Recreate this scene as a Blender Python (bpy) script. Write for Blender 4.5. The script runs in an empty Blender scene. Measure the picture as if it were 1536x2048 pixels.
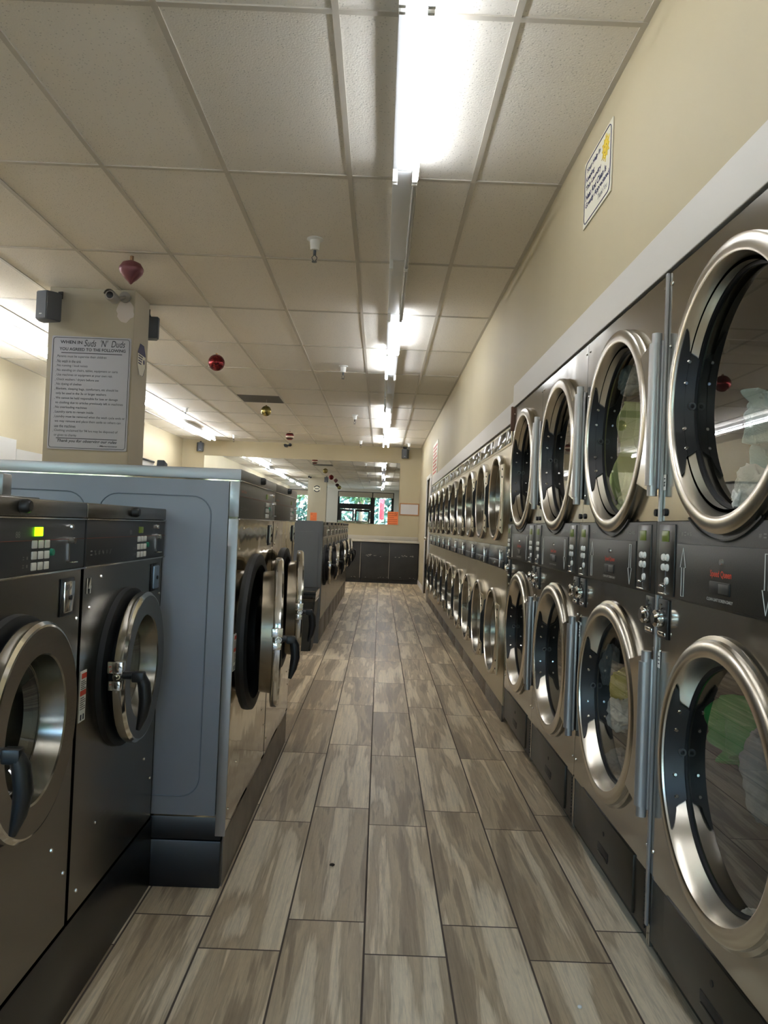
import bpy, bmesh, math, random
from mathutils import Vector, Matrix, noise
PI = math.pi
sc = bpy.context.scene
COL = sc.collection
random.seed(7)

# ------------------------------------------------------------------ camera
CAMZ = 1.179
def cam_axes(yaw, pit, rol):
    cy, sy, cp, sp, cr, sr = math.cos(yaw), math.sin(yaw), math.cos(pit), math.sin(pit), math.cos(rol), math.sin(rol)
    fw = Vector((sy*cp, cy*cp, sp)); r = Vector((cy, -sy, 0)); u = r.cross(fw)
    return cr*r + sr*u, -sr*r + cr*u, fw
r_, u_, f_ = cam_axes(.0043, .0186, .0404)
cd = bpy.data.cameras.new('camera'); cam = bpy.data.objects.new('camera', cd); COL.objects.link(cam)
cd.sensor_fit = 'HORIZONTAL'; cd.sensor_width = 36.0; cd.lens = 1538.48/1536*36
cd.clip_start = .02; cd.clip_end = 400
M = Matrix.Identity(4)
for i in range(3):
    M[i][0], M[i][1], M[i][2] = r_[i], u_[i], -f_[i]
M.translation = Vector((0, 0, CAMZ)); cam.matrix_world = M
sc.camera = cam

# ------------------------------------------------------------------ world, light, exposure
TUBE = 8.0          # emission of a lit fluorescent tube
w = bpy.data.worlds.new('sky'); sc.world = w; w.use_nodes = True
nt = w.node_tree; bg = nt.nodes['Background']
sky = nt.nodes.new('ShaderNodeTexSky'); sky.sky_type = 'NISHITA'; sky.sun_disc = False
sky.sun_elevation = math.radians(40); sky.sun_rotation = math.radians(60); sky.air_density = 1.2; sky.dust_density = 1.5
nt.links.new(sky.outputs[0], bg.inputs[0]); bg.inputs[1].default_value = 1.15
sc.view_settings.view_transform = 'Standard'; sc.view_settings.look = 'None'
sc.view_settings.gamma = 1.0; sc.view_settings.use_curve_mapping = False
sc.view_settings.exposure = 2.1
cy = sc.cycles
cy.use_denoising = True; cy.max_bounces = 10; cy.diffuse_bounces = 5; cy.glossy_bounces = 6
cy.transparent_max_bounces = 16; cy.transmission_bounces = 4; cy.sample_clamp_indirect = 6; cy.caustics_reflective = False; cy.caustics_refractive = False
cy.blur_glossy = .5
sl = bpy.data.lights.new('daylight_portal', 'AREA'); 
FRONT = -3.0; BACK = 16.6; LEFT = -4.33; RIGHT = .83; CEIL = CAMZ + 1.7192
def portal(x0, x1, z0, z1):
    l = bpy.data.lights.new('window_portal', 'AREA'); l.shape = 'RECTANGLE'; l.size = x1-x0; l.size_y = z1-z0
    l.cycles.is_portal = True
    o = bpy.data.objects.new('window_portal', l); COL.objects.link(o)
    o.location = ((x0+x1)/2, FRONT-.12, (z0+z1)/2); o.rotation_euler = (PI/2, 0, 0)
portal(-2.04, .60, .02, 2.75); portal(-4.25, -2.6, .8, 2.75)

# ------------------------------------------------------------------ materials
MATS = {}
def srgb(r, g, b):
    f = lambda c: (c/255/12.92) if c/255 <= .04045 else ((c/255+.055)/1.055)**2.4
    return (f(r), f(g), f(b), 1)
def mat(name, color=(200, 200, 200), rough=.5, metal=0., spec=.5, emit=None, bump=None, cnoise=None, coat=0):
    """bump=(scale, strength, stretch), cnoise=(scale, amount, stretch)"""
    if name in MATS: return MATS[name]
    m = bpy.data.materials.new(name); m.use_nodes = True; t = m.node_tree; b = t.nodes['Principled BSDF']
    c = srgb(*color)
    b.inputs['Base Color'].default_value = c; b.inputs['Roughness'].default_value = rough
    b.inputs['Metallic'].default_value = metal; b.inputs['Specular IOR Level'].default_value = spec
    b.inputs['Coat Weight'].default_value = coat
    if emit:
        b.inputs['Emission Color'].default_value = srgb(*emit[0]); b.inputs['Emission Strength'].default_value = emit[1]
    def coords(stretch):
        tc = t.nodes.new('ShaderNodeTexCoord'); mp = t.nodes.new('ShaderNodeMapping')
        t.links.new(tc.outputs['Object'], mp.inputs[0]); mp.inputs['Scale'].default_value = stretch
        return mp.outputs[0]
    if cnoise:
        n = t.nodes.new('ShaderNodeTexNoise'); n.inputs['Scale'].default_value = cnoise[0]; n.inputs['Detail'].default_value = 5
        t.links.new(coords(cnoise[2] if len(cnoise) > 2 else (1, 1, 1)), n.inputs['Vector'])
        r = t.nodes.new('ShaderNodeMapRange'); a = cnoise[1]
        r.inputs[1].default_value = .3; r.inputs[2].default_value = .7; r.inputs[3].default_value = 1-a; r.inputs[4].default_value = 1+a*.4
        t.links.new(n.outputs[0], r.inputs[0])
        mx = t.nodes.new('ShaderNodeVectorMath'); mx.operation = 'SCALE'; mx.inputs[0].default_value = c[:3]
        t.links.new(r.outputs[0], mx.inputs['Scale']); t.links.new(mx.outputs[0], b.inputs['Base Color'])
    if bump:
        n = t.nodes.new('ShaderNodeTexNoise'); n.inputs['Scale'].default_value = bump[0]; n.inputs['Detail'].default_value = bump[3] if len(bump) > 3 else 2
        t.links.new(coords(bump[2] if len(bump) > 2 else (1, 1, 1)), n.inputs['Vector'])
        bp = t.nodes.new('ShaderNodeBump'); bp.inputs['Strength'].default_value = bump[1]; bp.inputs['Distance'].default_value = .01
        t.links.new(n.outputs[0], bp.inputs['Height']); t.links.new(bp.outputs[0], b.inputs['Normal'])
    MATS[name] = m
    return m
STEEL = mat('dryer_steel', (184, 181, 174), .15, 1, bump=(3.2, .34, (1, 1, 1)))
WSTEEL = mat('washer_steel', (136, 132, 126), .27, 1, bump=(60, .02, (.1, .1, 3)))
BSTEEL = mat('polished_steel', (186, 178, 160), .07, 1, bump=(4.5, .28, (1, 1, 1)))
BEIGE = mat('warm_steel', (196, 184, 156), .33, .75, bump=(3, .06))
CHROME = mat('chrome', (225, 222, 215), .12, 1)
RING = mat('brushed_ring', (214, 208, 196), .27, 1)
SATIN = mat('satin_grey', (172, 172, 172), .35, .7)
BLACK = mat('black_plastic', (24, 25, 27), .35, 0)
RUBBER = mat('black_rubber', (15, 16, 18), .55, 0)
PANEL = mat('dark_panel', (36, 35, 32), .42, 0, bump=(300, .05))
WPANEL = mat('washer_panel', (50, 52, 56), .38, 0)
BPANEL = mat('grey_panel', (96, 94, 90), .35, .2)
KICK = mat('kick_panel', (48, 43, 34), .35, .3)
GREYP = mat('painted_grey', (140, 146, 156), .38, .15, cnoise=(2.5, .1))
GREYD = mat('painted_dark_grey', (112, 116, 122), .45, .1)
DARKIN = mat('drum_steel', (84, 80, 74), .45, .7)
DARKW = mat('washer_drum', (40, 40, 40), .4, .5)
PLINTH = mat('black_tile', (20, 21, 24), .3, 0, cnoise=(6, .5))
KICKM = mat('worn_kick', (118, 108, 98), .4, .6, cnoise=(9, .4, (1, 1, 1)))
WHITE = mat('white_plastic', (228, 228, 224), .4)
WHITEP = mat('white_paint', (214, 210, 204), .5)
LETW = mat('white_lettering', (205, 205, 200), .5)
LETD = mat('dark_lettering', (36, 38, 46), .6)
LETN = mat('navy_lettering', (50, 52, 90), .6)
LETR = mat('red_lettering', (196, 62, 40), .5)
ORANGE = mat('orange_paper', (238, 128, 72), .6)
REDLINE = mat('red_stripe', (120, 60, 48), .5)
GREEN = mat('green_button', (40, 140, 110), .4)
DISP = mat('lit_green_display', (40, 80, 10), .4, emit=((120, 220, 10), 1.2))
DISPD = mat('dim_display', (70, 74, 44), .3, emit=((90, 110, 30), .08))
SIGNW = mat('sign_white', (178, 181, 190), .4)
SIGNC = mat('sign_cream', (222, 218, 200), .45)
SPK = mat('speaker_grey', (84, 88, 94), .6)
LIT = mat('lit_tube', (255, 255, 255), .3, emit=((246, 250, 255), TUBE))
LITL = mat('lit_tube_left_row', (255, 255, 255), .3, emit=((246, 250, 255), TUBE*2.3))
UNLIT = mat('unlit_tube', (170, 172, 172), .25)
FIXT = mat('fixture_white', (226, 228, 230), .4)
MIRROR = mat('mirror_silver', (236, 238, 236), .0, 1)
CORK = mat('oak_frame', (170, 122, 80), .5)
BOARD = mat('whiteboard', (205, 203, 205), .3)
COUNTER = mat('counter_laminate', (190, 184, 172), .35)
BOXBLK = mat('scuffed_black', (44, 44, 44), .5, cnoise=(4, .3))
SCUFF = mat('scuff_marks', (185, 180, 168), .7)
FRAME = mat('bronze_aluminium', (44, 42, 42), .4, .6)

def mat_glass(name, tint=(255, 255, 255), f0=.05, refl=1.0):
    """thin pane: transparent, with Schlick reflection that is the same from both sides"""
    m = bpy.data.materials.new(name); m.use_nodes = True; t = m.node_tree; t.nodes.clear(); N = t.nodes.new; L = t.links
    o = N('ShaderNodeOutputMaterial'); mx = N('ShaderNodeMixShader'); tr = N('ShaderNodeBsdfTransparent'); gl = N('ShaderNodeBsdfGlossy')
    g = N('ShaderNodeNewGeometry'); d = N('ShaderNodeVectorMath'); d.operation = 'DOT_PRODUCT'
    L.new(g.outputs['Normal'], d.inputs[0]); L.new(g.outputs['Incoming'], d.inputs[1])
    def mth(op, a, b=None):
        n = N('ShaderNodeMath'); n.operation = op
        for i, v in enumerate((a, b)):
            if v is None: continue
            if isinstance(v, (int, float)): n.inputs[i].default_value = v
            else: L.new(v, n.inputs[i])
        return n.outputs[0]
    c = mth('ABSOLUTE', d.outputs['Value']); p = mth('POWER', mth('SUBTRACT', 1.0, c), 5.0)
    L.new(mth('ADD', f0, mth('MULTIPLY', p, 1-f0)), mx.inputs[0])
    tr.inputs[0].default_value = srgb(*tint); gl.inputs['Roughness'].default_value = .01; gl.inputs[0].default_value = (refl, refl, refl, 1)
    L.new(tr.outputs[0], mx.inputs[1]); L.new(gl.outputs[0], mx.inputs[2]); L.new(mx.outputs[0], o.inputs[0]); MATS[name] = m
    return m
GLASS = mat_glass('door_glass', (225, 226, 222), .14)
WGLASS = mat_glass('washer_glass', (150, 152, 155), .10)
PANE = mat_glass('window_glass', (226, 235, 240), .05)
BAG = mat_glass('clear_liner', (225, 225, 225), .1)

def mat_floor():
    m = bpy.data.materials.new('wood_look_tile'); m.use_nodes = True; t = m.node_tree; b = t.nodes['Principled BSDF']; L = t.links
    N = t.nodes.new
    def V(x):
        return x
    def mth(op, a, c=None, d=None):
        n = N('ShaderNodeMath'); n.operation = op
        for i, v in enumerate((a, c, d)):
            if v is None: continue
            if isinstance(v, (int, float)): n.inputs[i].default_value = v
            else: L.new(v, n.inputs[i])
        return n.outputs[0]
    g = N('ShaderNodeNewGeometry'); s = N('ShaderNodeSeparateXYZ'); L.new(g.outputs['Position'], s.inputs[0])
    X, Y = s.outputs[0], s.outputs[1]
    W, LN, x0, y0, off = .2286, .9199, .0024, 2.1407, .1707
    u = mth('DIVIDE', mth('SUBTRACT', X, x0), W); ci = mth('FLOOR', u); fu = mth('SUBTRACT', u, ci)
    par = mth('FLOORED_MODULO', ci, 2.0)
    v = mth('DIVIDE', mth('SUBTRACT', mth('SUBTRACT', Y, y0), mth('MULTIPLY', par, off)), LN); ri = mth('FLOOR', v); fv = mth('SUBTRACT', v, ri)
    eu = mth('MULTIPLY', mth('MINIMUM', fu, mth('SUBTRACT', 1.0, fu)), W); ev = mth('MULTIPLY', mth('MINIMUM', fv, mth('SUBTRACT', 1.0, fv)), LN)
    e = mth('MINIMUM', eu, ev)
    mr = N('ShaderNodeMapRange'); mr.interpolation_type = 'SMOOTHSTEP'; L.new(e, mr.inputs[0]); mr.inputs[1].default_value = .0020; mr.inputs[2].default_value = .0036
    tile = mr.outputs[0]
    cb = N('ShaderNodeCombineXYZ'); L.new(ci, cb.inputs[0]); L.new(ri, cb.inputs[1])
    wn = N('ShaderNodeTexWhiteNoise'); L.new(cb.outputs[0], wn.inputs['Vector']); rc = N('ShaderNodeSeparateColor'); L.new(wn.outputs['Color'], rc.inputs[0])
    R1, R2, R3 = rc.outputs[0], rc.outputs[1], rc.outputs[2]
    # mirrored tiles now and then, offset pattern space per tile
    px = mth('ADD', mth('MULTIPLY', X, 1.0), mth('MULTIPLY', R1, 17.0)); py = mth('ADD', Y, mth('MULTIPLY', R2, 31.0))
    def noise_(sx, sy, scale, det, rough=.55, dist=0.):
        c = N('ShaderNodeCombineXYZ'); L.new(mth('MULTIPLY', px, sx), c.inputs[0]); L.new(mth('MULTIPLY', py, sy), c.inputs[1]); L.new(R3, c.inputs[2])
        n = N('ShaderNodeTexNoise'); n.inputs['Scale'].default_value = scale; n.inputs['Detail'].default_value = det; n.inputs['Roughness'].default_value = rough
        n.inputs['Distortion'].default_value = dist; L.new(c.outputs[0], n.inputs['Vector']); return n.outputs[0]
    broad = noise_(11, .85, 1.0, 2.5, .5, .5)     # wide flowing bands
    fine = noise_(80, 3.2, 1.0, 4, .65, .3)       # grain
    grit = noise_(330, 34, 1.0, 2)
    # sharpen broad bands
    cr = N('ShaderNodeValToRGB'); L.new(mth('ADD', broad, mth('MULTIPLY', mth('SUBTRACT', fine, .5), .16)), cr.inputs[0])
    el = cr.color_ramp.elements
    el[0].position = .34; el[0].color = srgb(142, 124, 100); el[1].position = .64; el[1].color = srgb(218, 202, 174)
    for p, c in ((.42, (154, 136, 111)), (.45, (184, 166, 137)), (.52, (168, 149, 121)), (.56, (208, 192, 165))):
        k = el.new(p); k.color = srgb(*c)
    vein = noise_(34, 1.3, 1.0, 2, .5, 1.2)
    vn = mth('SUBTRACT', 1.0, mth('MULTIPLY', mth('MAXIMUM', mth('SUBTRACT', 1.0, mth('MULTIPLY', mth('ABSOLUTE', mth('SUBTRACT', vein, .5)), 22.0)), 0.0), .17))
    gr = mth('ADD', .64, mth('ADD', mth('MULTIPLY', fine, .56), mth('MULTIPLY', grit, .40)))
    gr = mth('MULTIPLY', gr, vn)
    gr = mth('MULTIPLY', gr, mth('ADD', .93, mth('MULTIPLY', R3, .14)))
    sc1 = N('ShaderNodeVectorMath'); sc1.operation = 'SCALE'; L.new(cr.outputs[0], sc1.inputs[0]); L.new(gr, sc1.inputs['Scale'])
    mx = N('ShaderNodeMix'); mx.data_type = 'RGBA'; L.new(tile, mx.inputs[0]); mx.inputs[6].default_value = srgb(82, 70, 60); L.new(sc1.outputs[0], mx.inputs[7])
    L.new(mx.outputs[2], b.inputs['Base Color'])
    rg = mth('ADD', .34, mth('MULTIPLY', mth('SUBTRACT', 1.0, tile), .4)); rg = mth('ADD', rg, mth('MULTIPLY', grit, .12)); L.new(rg, b.inputs['Roughness'])
    bp = N('ShaderNodeBump'); bp.inputs['Strength'].default_value = .5; bp.inputs['Distance'].default_value = .002
    L.new(mth('ADD', tile, mth('MULTIPLY', fine, .2)), bp.inputs['Height']); L.new(bp.outputs[0], b.inputs['Normal'])
    return m
def mat_ceiling():
    m = bpy.data.materials.new('mineral_tile'); m.use_nodes = True; t = m.node_tree; b = t.nodes['Principled BSDF']; L = t.links; N = t.nodes.new
    g = N('ShaderNodeNewGeometry')
    n = N('ShaderNodeTexNoise'); n.inputs['Scale'].default_value = 130; n.inputs['Detail'].default_value = 3; L.new(g.outputs['Position'], n.inputs['Vector'])
    v = N('ShaderNodeTexVoronoi'); v.inputs['Scale'].default_value = 62; L.new(g.outputs['Position'], v.inputs['Vector'])
    r1 = N('ShaderNodeMapRange'); r1.inputs[1].default_value = .10; r1.inputs[2].default_value = .24; L.new(v.outputs['Distance'], r1.inputs[0])
    r1.inputs[3].default_value = .70; r1.inputs[4].default_value = 1.0
    s = N('ShaderNodeVectorMath'); s.operation = 'SCALE'; s.inputs[0].default_value = srgb(236, 231, 222)[:3]; L.new(r1.outputs[0], s.inputs['Scale'])
    L.new(s.outputs[0], b.inputs['Base Color']); b.inputs['Roughness'].default_value = .9; b.inputs['Specular IOR Level'].default_value = .2
    bp = N('ShaderNodeBump'); bp.inputs['Strength'].default_value = .5; bp.inputs['Distance'].default_value = .003
    a = N('ShaderNodeMath'); a.operation = 'ADD'; L.new(n.outputs[0], a.inputs[0]); L.new(r1.outputs[0], a.inputs[1]); L.new(a.outputs[0], bp.inputs['Height'])
    L.new(bp.outputs[0], b.inputs['Normal'])
    return m
WALL = mat('beige_wall', (190, 178, 147), .6, bump=(9, .06), cnoise=(1.1, .09, (1, .8, .5)))
COLW = mat('column_wall_dimmed', (178, 170, 150), .6, bump=(9, .05), cnoise=(1.5, .08))  # wall colour greyed to carry the weaker light on the column front
FLOORM = mat_floor(); CEILM = mat_ceiling()
GRIDM = mat('ceiling_grid_paint', (196, 190, 178), .5)

# ------------------------------------------------------------------ mesh helpers
class MB:
    def __init__(s): s.bm = bmesh.new()
    def _mi(s, faces, mi):
        for f in faces: f.material_index = mi
    def box(s, x0, x1, y0, y1, z0, z1, bv=0, mi=0, rot=None, seg=2):
        x0, x1 = sorted((x0, x1)); y0, y1 = sorted((y0, y1)); z0, z1 = sorted((z0, z1))
        r = bmesh.ops.create_cube(s.bm, size=1); vs = r['verts']
        for v in vs:
            v.co = Vector((x0+(v.co.x+.5)*(x1-x0), y0+(v.co.y+.5)*(y1-y0), z0+(v.co.z+.5)*(z1-z0)))
        fs = list({f for v in vs for f in v.link_faces})
        if bv:
            es = list({e for v in vs for e in v.link_edges})
            b = bmesh.ops.bevel(s.bm, geom=es, offset=min(bv, .49*min(x1-x0, y1-y0, z1-z0)), segments=seg, affect='EDGES', profile=.5)
            vs = list({v for f in b['faces'] for v in f.verts} | {v for v in vs if v.is_valid})
            fs = list({f for v in vs for f in v.link_faces})
        s._mi(fs, mi)
        if rot: bmesh.ops.transform(s.bm, matrix=rot, verts=vs)
        return vs
    def cyl(s, p0, p1, r0, r1=None, n=20, mi=0, caps=True):
        p0, p1 = Vector(p0), Vector(p1); r1 = r0 if r1 is None else r1
        d = (p1-p0).normalized(); a = d.orthogonal().normalized(); b = d.cross(a)
        ra, rb = [], []
        for i in range(n):
            t = 2*PI*i/n; o = a*math.cos(t)+b*math.sin(t)
            ra.append(s.bm.verts.new(p0+o*r0)); rb.append(s.bm.verts.new(p1+o*r1))
        fs = [s.bm.faces.new((ra[i], ra[(i+1) % n], rb[(i+1) % n], rb[i])) for i in range(n)]
        if caps: fs += [s.bm.faces.new(ra[::-1]), s.bm.faces.new(rb)]
        s._mi(fs, mi)
    def tube(s, pts, r, n=10, mi=0):
        pts = [Vector(p) for p in pts]; rings = []; up = None
        for i, p in enumerate(pts):
            d = (pts[min(i+1, len(pts)-1)]-pts[max(i-1, 0)]).normalized()
            a = d.orthogonal().normalized() if up is None else (up - d*up.dot(d)).normalized()
            up = a; b = d.cross(a); rr = r[i] if isinstance(r, (list, tuple)) else r
            rings.append([s.bm.verts.new(p+(a*math.cos(2*PI*k/n)+b*math.sin(2*PI*k/n))*rr) for k in range(n)])
        fs = []
        for i in range(len(rings)-1):
            for k in range(n): fs.append(s.bm.faces.new((rings[i][k], rings[i][(k+1) % n], rings[i+1][(k+1) % n], rings[i+1][k])))
        fs += [s.bm.faces.new(rings[0][::-1]), s.bm.faces.new(rings[-1])]
        s._mi(fs, mi)
    def lathe(s, prof, cx=0, cz=0, n=64, mi=0, a0=0, a1=2*PI, close=False, cy=0):
        """profile of (radius, y) turned about an axis along local y through (cx, cz)"""
        full = abs(a1-a0-2*PI) < 1e-6; m = n if full else n+1
        rings = []
        for (r, y) in prof:
            if r < 1e-6: rings.append([s.bm.verts.new((cx, y+cy, cz))]*m)
            else: rings.append([s.bm.verts.new((cx+r*math.cos(a0+(a1-a0)*k/n), y+cy, cz+r*math.sin(a0+(a1-a0)*k/n))) for k in range(m)])
        idx = list(range(len(prof)))
        if close: idx.append(0)
        for i in range(len(idx)-1):
            A, B = rings[idx[i]], rings[idx[i+1]]
            for k in range(n if full else n):
                k2 = (k+1) % m if full else k+1
                vs = []
                for v in (A[k], B[k], B[k2], A[k2]):
                    if v not in vs: vs.append(v)
                if len(vs) > 2:
                    try: f = s.bm.faces.new(vs); f.material_index = mi
                    except ValueError: pass
    def lathez(s, prof, c=(0, 0, 0), n=32, mi=0):
        """profile of (radius, z) turned about z"""
        st = len(s.bm.verts); s.bm.verts.ensure_lookup_table()
        before = set(s.bm.verts)
        s.lathe([(r, z) for r, z in prof], n=n, mi=mi)
        new = [v for v in s.bm.verts if v not in before]
        for v in new:
            x, y, z = v.co; v.co = Vector((c[0]+x, c[1]-z, c[2]+y))
    def poly(s, pts, d, axis='y', mi=0):
        """prism: pts in (x,z) extruded along y from d0 to d1 (axis y), or (y,z) along x"""
        d0, d1 = d
        f3 = (lambda p, q: (p[0], q, p[1])) if axis == 'y' else ((lambda p, q: (q, p[0], p[1])) if axis == 'x' else (lambda p, q: (p[0], p[1], q)))
        a = [s.bm.verts.new(f3(p, d0)) for p in pts]; b = [s.bm.verts.new(f3(p, d1)) for p in pts]; n = len(pts)
        fs = [s.bm.faces.new(a), s.bm.faces.new(b[::-1])] + [s.bm.faces.new((a[i], b[i], b[(i+1) % n], a[(i+1) % n])) for i in range(n)]
        s._mi(fs, mi)
    def plate_hole(s, x0, x1, z0, z1, cx, cz, r, y, n=64, mi=0):
        angs = [2*PI*k/n for k in range(n)] + [math.atan2(zz-cz, xx-cx) % (2*PI) for xx in (x0, x1) for zz in (z0, z1)]
        angs = sorted(set(round(a, 6) for a in angs)); I, O = [], []
        for a in angs:
            c, q = math.cos(a), math.sin(a); ts = []
            if c > 1e-9: ts.append((x1-cx)/c)
            if c < -1e-9: ts.append((x0-cx)/c)
            if q > 1e-9: ts.append((z1-cz)/q)
            if q < -1e-9: ts.append((z0-cz)/q)
            t = min(ts); O.append(s.bm.verts.new((cx+c*t, y, cz+q*t))); I.append(s.bm.verts.new((cx+c*r, y, cz+q*r)))
        m = len(angs)
        for k in range(m):
            f = s.bm.faces.new((I[k], I[(k+1) % m], O[(k+1) % m], O[k])); f.material_index = mi
    def sphere(s, c, r, n=16, mi=0, sz=1):
        prof = [(r*math.sin(PI*k/(n//2*1.0)) if 0 < k < n//2 else 0, -r*sz*math.cos(PI*k/(n//2))) for k in range(n//2+1)]
        s.lathez(prof, c, n=n, mi=mi)
    def xf(s, mtx): bmesh.ops.transform(s.bm, matrix=mtx, verts=s.bm.verts)
    def build(s, name, mats, parent=None, smooth=.6, recalc=True, loc=None, rz=0):
        if recalc: bmesh.ops.recalc_face_normals(s.bm, faces=s.bm.faces)
        me = bpy.data.meshes.new(name)
        if smooth:
            for f in s.bm.faces: f.smooth = True
        s.bm.to_mesh(me); s.bm.free()
        for m in (mats if isinstance(mats, (list, tuple)) else [mats]): me.materials.append(m)
        if smooth: me.set_sharp_from_angle(angle=smooth)
        o = bpy.data.objects.new(name, me); COL.objects.link(o)
        if parent: o.parent = parent
        if loc: o.location = loc
        if rz: o.rotation_euler = (0, 0, rz)
        return o
def tag(o, label=None, cat=None, group=None, kind=None):
    if label: o['label'] = label
    if cat: o['category'] = cat
    if group: o['group'] = group
    if kind: o['kind'] = kind
    return o
def empty(name, loc=(0, 0, 0), rz=0):
    o = bpy.data.objects.new(name, None); COL.objects.link(o); o.location = loc; o.rotation_euler = (0, 0, rz); o.empty_display_size = .1
    return o
def struct(name, mb, m, **k): return tag(mb.build(name, m, **k), kind='structure')
def copy_tree(o, parent=None):
    c = o.copy(); COL.objects.link(c); c.parent = parent
    for ch in list(o.children): copy_tree(ch, c)
    return c
EACH = {'screws': 'screw', 'bolts': 'bolt', 'bumpers': 'bumper', 'buttons': 'button', 'hinge_screws': 'hinge_screw', 'lamp_holder': 'lamp_holder', 'orange_band': 'orange_band'}
def islands(bm):
    seen = set(); out = []
    for v in bm.verts:
        if v in seen: continue
        st = [v]; seen.add(v); isl = []
        while st:
            a = st.pop(); isl.append(a)
            for e in a.link_edges:
                b = e.other_vert(a)
                if b not in seen: seen.add(b); st.append(b)
        out.append(isl)
    return out
def part(parent, name, mb, m, label=None, smooth=.6):
    if name in EACH:
        o = None
        for isl in islands(mb.bm):
            q = MB(); mp = {v: q.bm.verts.new(v.co) for v in isl}
            for f in {f for v in isl for f in v.link_faces}: q.bm.faces.new([mp[v] for v in f.verts]).material_index = f.material_index
            o = q.build(EACH[name], m, parent, smooth=smooth)
            if label: o['label'] = label
        mb.bm.free(); return o
    o = mb.build(name, m, parent, smooth=smooth)
    if label: o['label'] = label
    return o
# lettering: each line is (text, x, z, width, height); flat mesh in local xz plane facing -y
def lettering(lines, y=0, bold=0., shear=0.):
    bm = bmesh.new()
    for ln in lines:
        txt, x, z, wd, ht = ln[:5]; sh = ln[5] if len(ln) > 5 else shear; bo = ln[6] if len(ln) > 6 else bold
        cu = bpy.data.curves.new('t', 'FONT'); cu.body = txt; cu.fill_mode = 'FRONT'; cu.resolution_u = 3; cu.shear = sh; cu.offset = bo
        ob = bpy.data.objects.new('t', cu); COL.objects.link(ob)
        dg = bpy.context.evaluated_depsgraph_get(); me = bpy.data.meshes.new_from_object(ob.evaluated_get(dg))
        if len(me.vertices):
            xs = [v.co.x for v in me.vertices]; ys = [v.co.y for v in me.vertices]
            sx = wd/(max(xs)-min(xs)) if wd else ht/(max(ys)-min(ys)); sz = ht/(max(ys)-min(ys)) if ht else sx
            mx = min(xs); my = min(ys)
            for v in me.vertices: v.co = ((v.co.x-mx)*sx+x, y, (v.co.y-my)*sz+z)
            bm.from_mesh(me)
        bpy.data.objects.remove(ob); bpy.data.curves.remove(cu); bpy.data.meshes.remove(me)
    m = MB(); m.bm.free(); m.bm = bm
    return m

# ------------------------------------------------------------------ room shell
m = MB(); m.box(LEFT-.1, RIGHT+1.2, FRONT-.1, BACK+.1, -.1, 0); struct('floor', m, FLOORM, smooth=None)
m = MB(); m.box(LEFT-.1, RIGHT+.1, FRONT-.1, BACK+.1, CEIL, CEIL+.1); struct('ceiling', m, CEILM, smooth=None)
m = MB()
x = -.2182
xs = [-.2182+.6096*i for i in range(-7, 2)]
ys = [2.5448+1.2192*j for j in range(-5, 13)]
for x in xs:
    if LEFT < x < RIGHT: m.box(x-.012, x+.012, FRONT, BACK, CEIL-.006, CEIL+.01)
for y in ys:
    if FRONT < y < BACK: m.box(LEFT, RIGHT, y-.012, y+.012, CEIL-.0055, CEIL+.01)
m.box(LEFT, LEFT+.022, FRONT, BACK, CEIL-.004, CEIL+.01); m.box(RIGHT-.022, RIGHT, FRONT, BACK, CEIL-.004, CEIL+.01); m.box(LEFT, RIGHT, BACK-.022, BACK, CEIL-.004, CEIL+.01)
struct('trim_1', m, GRIDM, smooth=None)
m = MB(); m.box(LEFT-.1, LEFT, FRONT, BACK, 0, CEIL); struct('wall_left', m, WALL, smooth=None)
m = MB(); m.box(LEFT-.1, RIGHT+.1, BACK, BACK+.1, 0, CEIL); struct('wall_back', m, WALL, smooth=None)
m = MB()
m.box(RIGHT, RIGHT+.1, FRONT, 12.2, 1.96, CEIL); m.box(RIGHT, RIGHT+.1, 12.2, 12.98, 0, CEIL)
m.box(RIGHT, RIGHT+.1, 12.98, 13.88, 2.03, CEIL); m.box(RIGHT, RIGHT+.1, 13.88, BACK, 0, CEIL)
m.box(RIGHT, RIGHT+.1, FRONT, 1.34, 0, 1.96)
m.box(RIGHT+1.0, RIGHT+1.1, 1.3, 12.3, 0, 2.1); m.box(RIGHT+.1, RIGHT+1.1, 1.3, 12.3, 2.1, 2.15)
struct('wall_right', m, WALL, smooth=None)
# front wall with storefront openings
m = MB()
m.box(LEFT, -4.25, FRONT-.1, FRONT, 0, CEIL); m.box(-4.25, -2.6, FRONT-.1, FRONT, 0, .8); m.box(-4.25, .6, FRONT-.1, FRONT, 2.76, CEIL)
m.box(-2.6, -2.04, FRONT-.1, FRONT, 0, 2.76); m.box(.6, RIGHT, FRONT-.1, FRONT, 0, CEIL)
struct('wall_front', m, WHITEP, smooth=None)
def window(name, x0, x1, z0, z1, t=.06):
    m = MB(); y0, y1 = FRONT-.09, FRONT-.01
    m.box(x0, x0+t, y0, y1, z0, z1, .004); m.box(x1-t, x1, y0, y1, z0, z1, .004)
    m.box(x0+t, x1-t, y0, y1, z0, z0+t, .004); m.box(x0+t, x1-t, y0, y1, z1-t, z1, .004)
    o = struct(name, m, FRAME)
    g = MB(); g.box(x0+t, x1-t, FRONT-.055, FRONT-.049, z0+t, z1-t); part(o, 'pane', g, PANE, smooth=None)
    return o
wn = window('window_1', -4.25, -2.6, .8, 2.76)
le = lettering([('Pet', -3.85, 1.75, .5, .25)], y=0)
le.xf(Matrix.Translation((-7.2, FRONT-.045, 0)) @ Matrix.Scale(-1, 4, (1, 0, 0))) if False else le.xf(Matrix.Translation((0, FRONT-.06, 0)))
part(wn, 'lettering', le, mat('blue_grey_lettering', (90, 130, 140), .5), smooth=None)
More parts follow.
